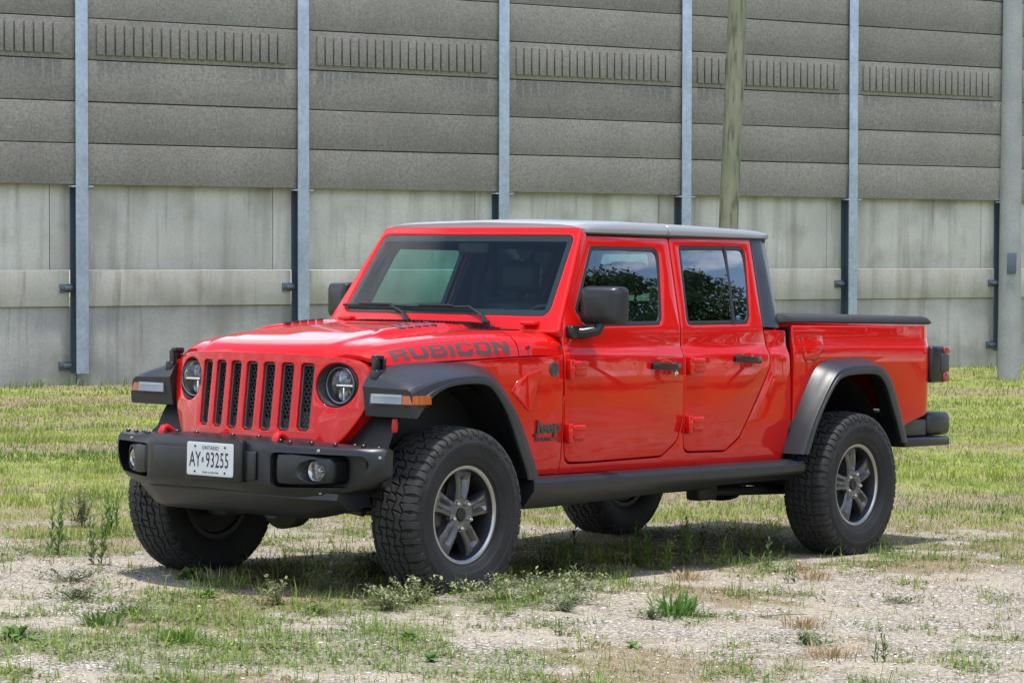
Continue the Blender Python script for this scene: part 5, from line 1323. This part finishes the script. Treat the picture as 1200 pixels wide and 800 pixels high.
plant('weed', .08, -1.84, .34, 'upright', 'tall bushy green weed farthest left of the truck', (.16, .24, .07), 1.2)
plant('weed', .33, -1.25, .28, 'upright', 'leafy green upright weed between the tallest weed and the left edge', (.14, .21, .06), 1.4)
plant('weed', -1.27, -3.13, .30, 'bushy', 'pale thistle-like weed in the dry grass at the far left', (.2, .22, .11), .9)
plant('weed', -1.0, -2.55, .27, 'upright', 'green weed in front of the pale thistle-like weed', MG2, 2)
plant('weed', .96, .20, .07, 'broad', 'low broad-leaved green weed just in front of the bumper', (.12, .24, .04), 1.6)
plant('silvery_weed', .94, .62, .16, 'bushy', 'pale yellow-green tufted weed below the right-hand fog lamp', (.28, .30, .14), .45)
plant('silvery_weed', .44, .45, .20, 'bushy', 'silvery feathery weed in the shade under the front bumper', (.20, .22, .12), .8)
for i, (x, y, h, s_, lb) in enumerate(((.47, 1.02, .14, 1.4, 'silvery weed clump at the left of the near front tyre tread'), (.12, 1.24, .15, 1.7, 'wide silvery weed clump before the middle of the near front tyre'), (-.25, 1.20, .14, 1.5, 'silvery weed clump at the right rear of the near front tyre'), (.75, 1.1, .12, 1.2, 'silvery weed clump farthest left in the row before the front tyre'), (-.55, 1.16, .13, 1.1, 'small silvery weed clump at the right end of the row before the front tyre'), (-.1, 1.50, .09, 1.2, 'low silvery weed clump in front of the row at the front tyre'))):
    plant('silvery_weed', x, y, h, 'bushy', lb, (.25, .28, .135), s_)
plant('weed', .22, 1.68, .10, 'bushy', 'thin grey-green weed on gravel right of the near front tyre', (.17, .22, .10), .9)
plant('weed', .79, 2.09, .08, 'upright', 'small sparse weed on the gravel in the middle foreground', MG2, 1.4)
plant('weed', 1.36, 1.77, .07, 'broad', 'flat green leafy weed in the foreground below the front tyre', MG2, 1.8)
plant('weed', 1.78, 2.25, .06, 'broad', 'small flat weed at the bottom centre of the foreground', DG, 1.3)
plant('weed', 2.06, 1.14, .09, 'tuft', 'spiky fresh green tuft in the left foreground grass', (.13, .23, .04), 1.5)
plant('weed', 1.95, .55, .08, 'tuft', 'dark green tuft behind the spiky one in the left foreground', DG, 1.6)
plant('weed', -5.8, .10, .15, 'upright', 'upright green weed at the edge of the lawn right of the rear tyre', MG2, .9)
plant('weed', -6.3, .35, .17, 'upright', 'second upright weed at the lawn edge, farther right behind the rear tyre', DG, .9)
for i, (x, y, rr, lb) in enumerate(((-.3, 2.62, .18, 'brown dry grass clump on gravel in the right foreground'), (.45, 3.25, .25, 'straw-coloured dry grass clump at the lower right'), (-2.05, 1.55, .16, 'reddish dry grass clump before the rear tyre'), (-2.45, 1.22, .13, 'small dry grass clump touching the rear tyre tread'), (-1.55, 1.12, .18, 'dry brown grass clump below the front door'))):
    o = plant('dry_grass', x, y, .07, 'tuft', lb, (.36, .27, .15), rr*9)
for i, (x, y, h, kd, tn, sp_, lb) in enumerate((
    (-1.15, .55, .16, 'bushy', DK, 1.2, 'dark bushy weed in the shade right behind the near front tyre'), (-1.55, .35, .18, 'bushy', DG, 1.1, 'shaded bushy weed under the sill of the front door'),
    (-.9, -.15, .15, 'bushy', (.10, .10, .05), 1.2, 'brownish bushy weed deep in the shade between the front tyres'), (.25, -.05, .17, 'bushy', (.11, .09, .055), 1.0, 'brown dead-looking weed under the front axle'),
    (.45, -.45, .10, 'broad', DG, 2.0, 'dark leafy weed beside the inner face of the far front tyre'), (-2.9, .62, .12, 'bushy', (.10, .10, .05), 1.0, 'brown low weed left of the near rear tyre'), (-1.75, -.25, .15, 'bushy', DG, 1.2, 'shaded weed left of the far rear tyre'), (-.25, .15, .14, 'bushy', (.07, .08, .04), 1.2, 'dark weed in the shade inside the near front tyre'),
    (1.05, .95, .06, 'bushy', (.16, .20, .07), 1.0, 'flat grey-green weed on gravel ahead of the near front tyre'), (1.55, .30, .06, 'bushy', (.10, .15, .05), 1.3, 'flat weed patch on gravel ahead of the number plate'),
    (1.35, -.25, .07, 'bushy', (.08, .10, .04), 1.4, 'dark flat weed patch at the left before the bumper end'), (.95, -.75, .08, 'bushy', (.09, .11, .045), 1.4, 'dark flat weed mat left of the far front tyre'),
    (.05, 2.05, .07, 'bushy', (.13, .18, .06), .8, 'small weed on gravel left of the bright green tuft'), (-1.5, 2.4, .05, 'bushy', (.13, .15, .06), .9, 'faint low weed on gravel right of the bright green tuft'), (.2, 2.95, .06, 'bushy', (.10, .16, .05), 1.2, 'flat green weed at the lower right between straw patches'))):
    plant('low_weed' if h < .09 else 'bushy_weed', x, y, h, kd, lb, tn, sp_)
# twigs lying about
for i, (x, y, a, L, lb) in enumerate(((-.55, 2.35, .3, .26, 'thin dark twig lying on the gravel right of the green tuft'), (-.62, 3.7, .2, .3, 'thin twig lying on dry grass at the lower right edge'), (-.75, 2.2, 1.1, .07, 'short pale wood chip on the gravel'))):
    z = gz(x, y)+.008; dx, dy = cos(a+2.4)*L/2, sin(a+2.4)*L/2
    tw = MB().tube([(-dx, -dy, 0), (0, .01, .006), (dx, dy, .002)], [.004, .0035, .002], 6).build('twig', 'pole_wood'); tw.location = (x, y, z); tag(tw, lb, 'twig')
# ------------------------------------------------------------------ trees on the camera side: some mirrored in windows, others added to darken paint reflections
mat('bark', (.10, .08, .06), .9, bump=(20, .6, .03))
def tree(x, y, h, rad, lb, seed, tint=(.045, .075, .02)):
    r = random.Random(seed); rt = empty('tree', (x, y, gz(x, y))); tag(rt, lb, 'tree', 'trees on the camera side of the grass')
    mb = MB(); mb.tube([(0, 0, -.1), (.1, .05, h*.25), (-.05, .1, h*.55), (.05, 0, h*.85)], [h*.035, h*.026, h*.018, h*.006], 10); cen = []
    for i in range(26):
        t_ = r.uniform(.22, .95); a = r.uniform(0, 2*pi); R_ = rad*(1-abs(t_-.5)*1.15)*r.uniform(.45, 1.0); c = Vector((cos(a)*R_, sin(a)*R_, h*t_)); cen.append((c, rad*r.uniform(.2, .36)))
        if i % 2: mb.tube([(0, 0, h*max(.15, t_-.25)), c*.5+Vector((0, 0, h*(t_-.1)*.5)), c], [h*.010, h*.006, h*.002], 6)
    mb.build('trunk', 'bark', rt)
    Pp, Ss, Cc = [], [], []
    for c, q_ in cen:
        for i in range(620):
            d = Vector((r.gauss(0, 1), r.gauss(0, 1), r.gauss(0, .75))).normalized()*q_*r.random()**.4*r.uniform(.8, 1.25); Pp.append(tuple(c+d)); Ss.append(r.uniform(.20, .42)); k = r.uniform(.6, 1.5); Cc.append(np.array(tint)*k)
    V, q, t, cols = leaves(np.array(Pp), np.array(Ss), np.array(Cc), 1.2); o = np_mesh('crown', V, q, t, cols, 'leaf'); o.parent = rt
for i, (x, y, h, rad, lb) in enumerate(((-27, 19.5, 12.6, 4.8, 'dark leafy tree mirrored in the front door window'), (-33, 24, 15.5, 6.2, 'taller dark tree mirrored in the rear door window'), (-20, 24, 9.5, 4.0, 'small rounded tree beside the tallest mirrored tree'), (-12, 30, 9, 4.2, 'added leafy tree opposite the truck, behind the photographer'), (-44, 20, 13.5, 6, 'added distant broad tree at the end of the mirrored row'), (-1, 34, 9.5, 4.6, 'added broad leafy tree straight across from the front wheel'))):
    tree(x, y, h, rad, lb, 5+i)
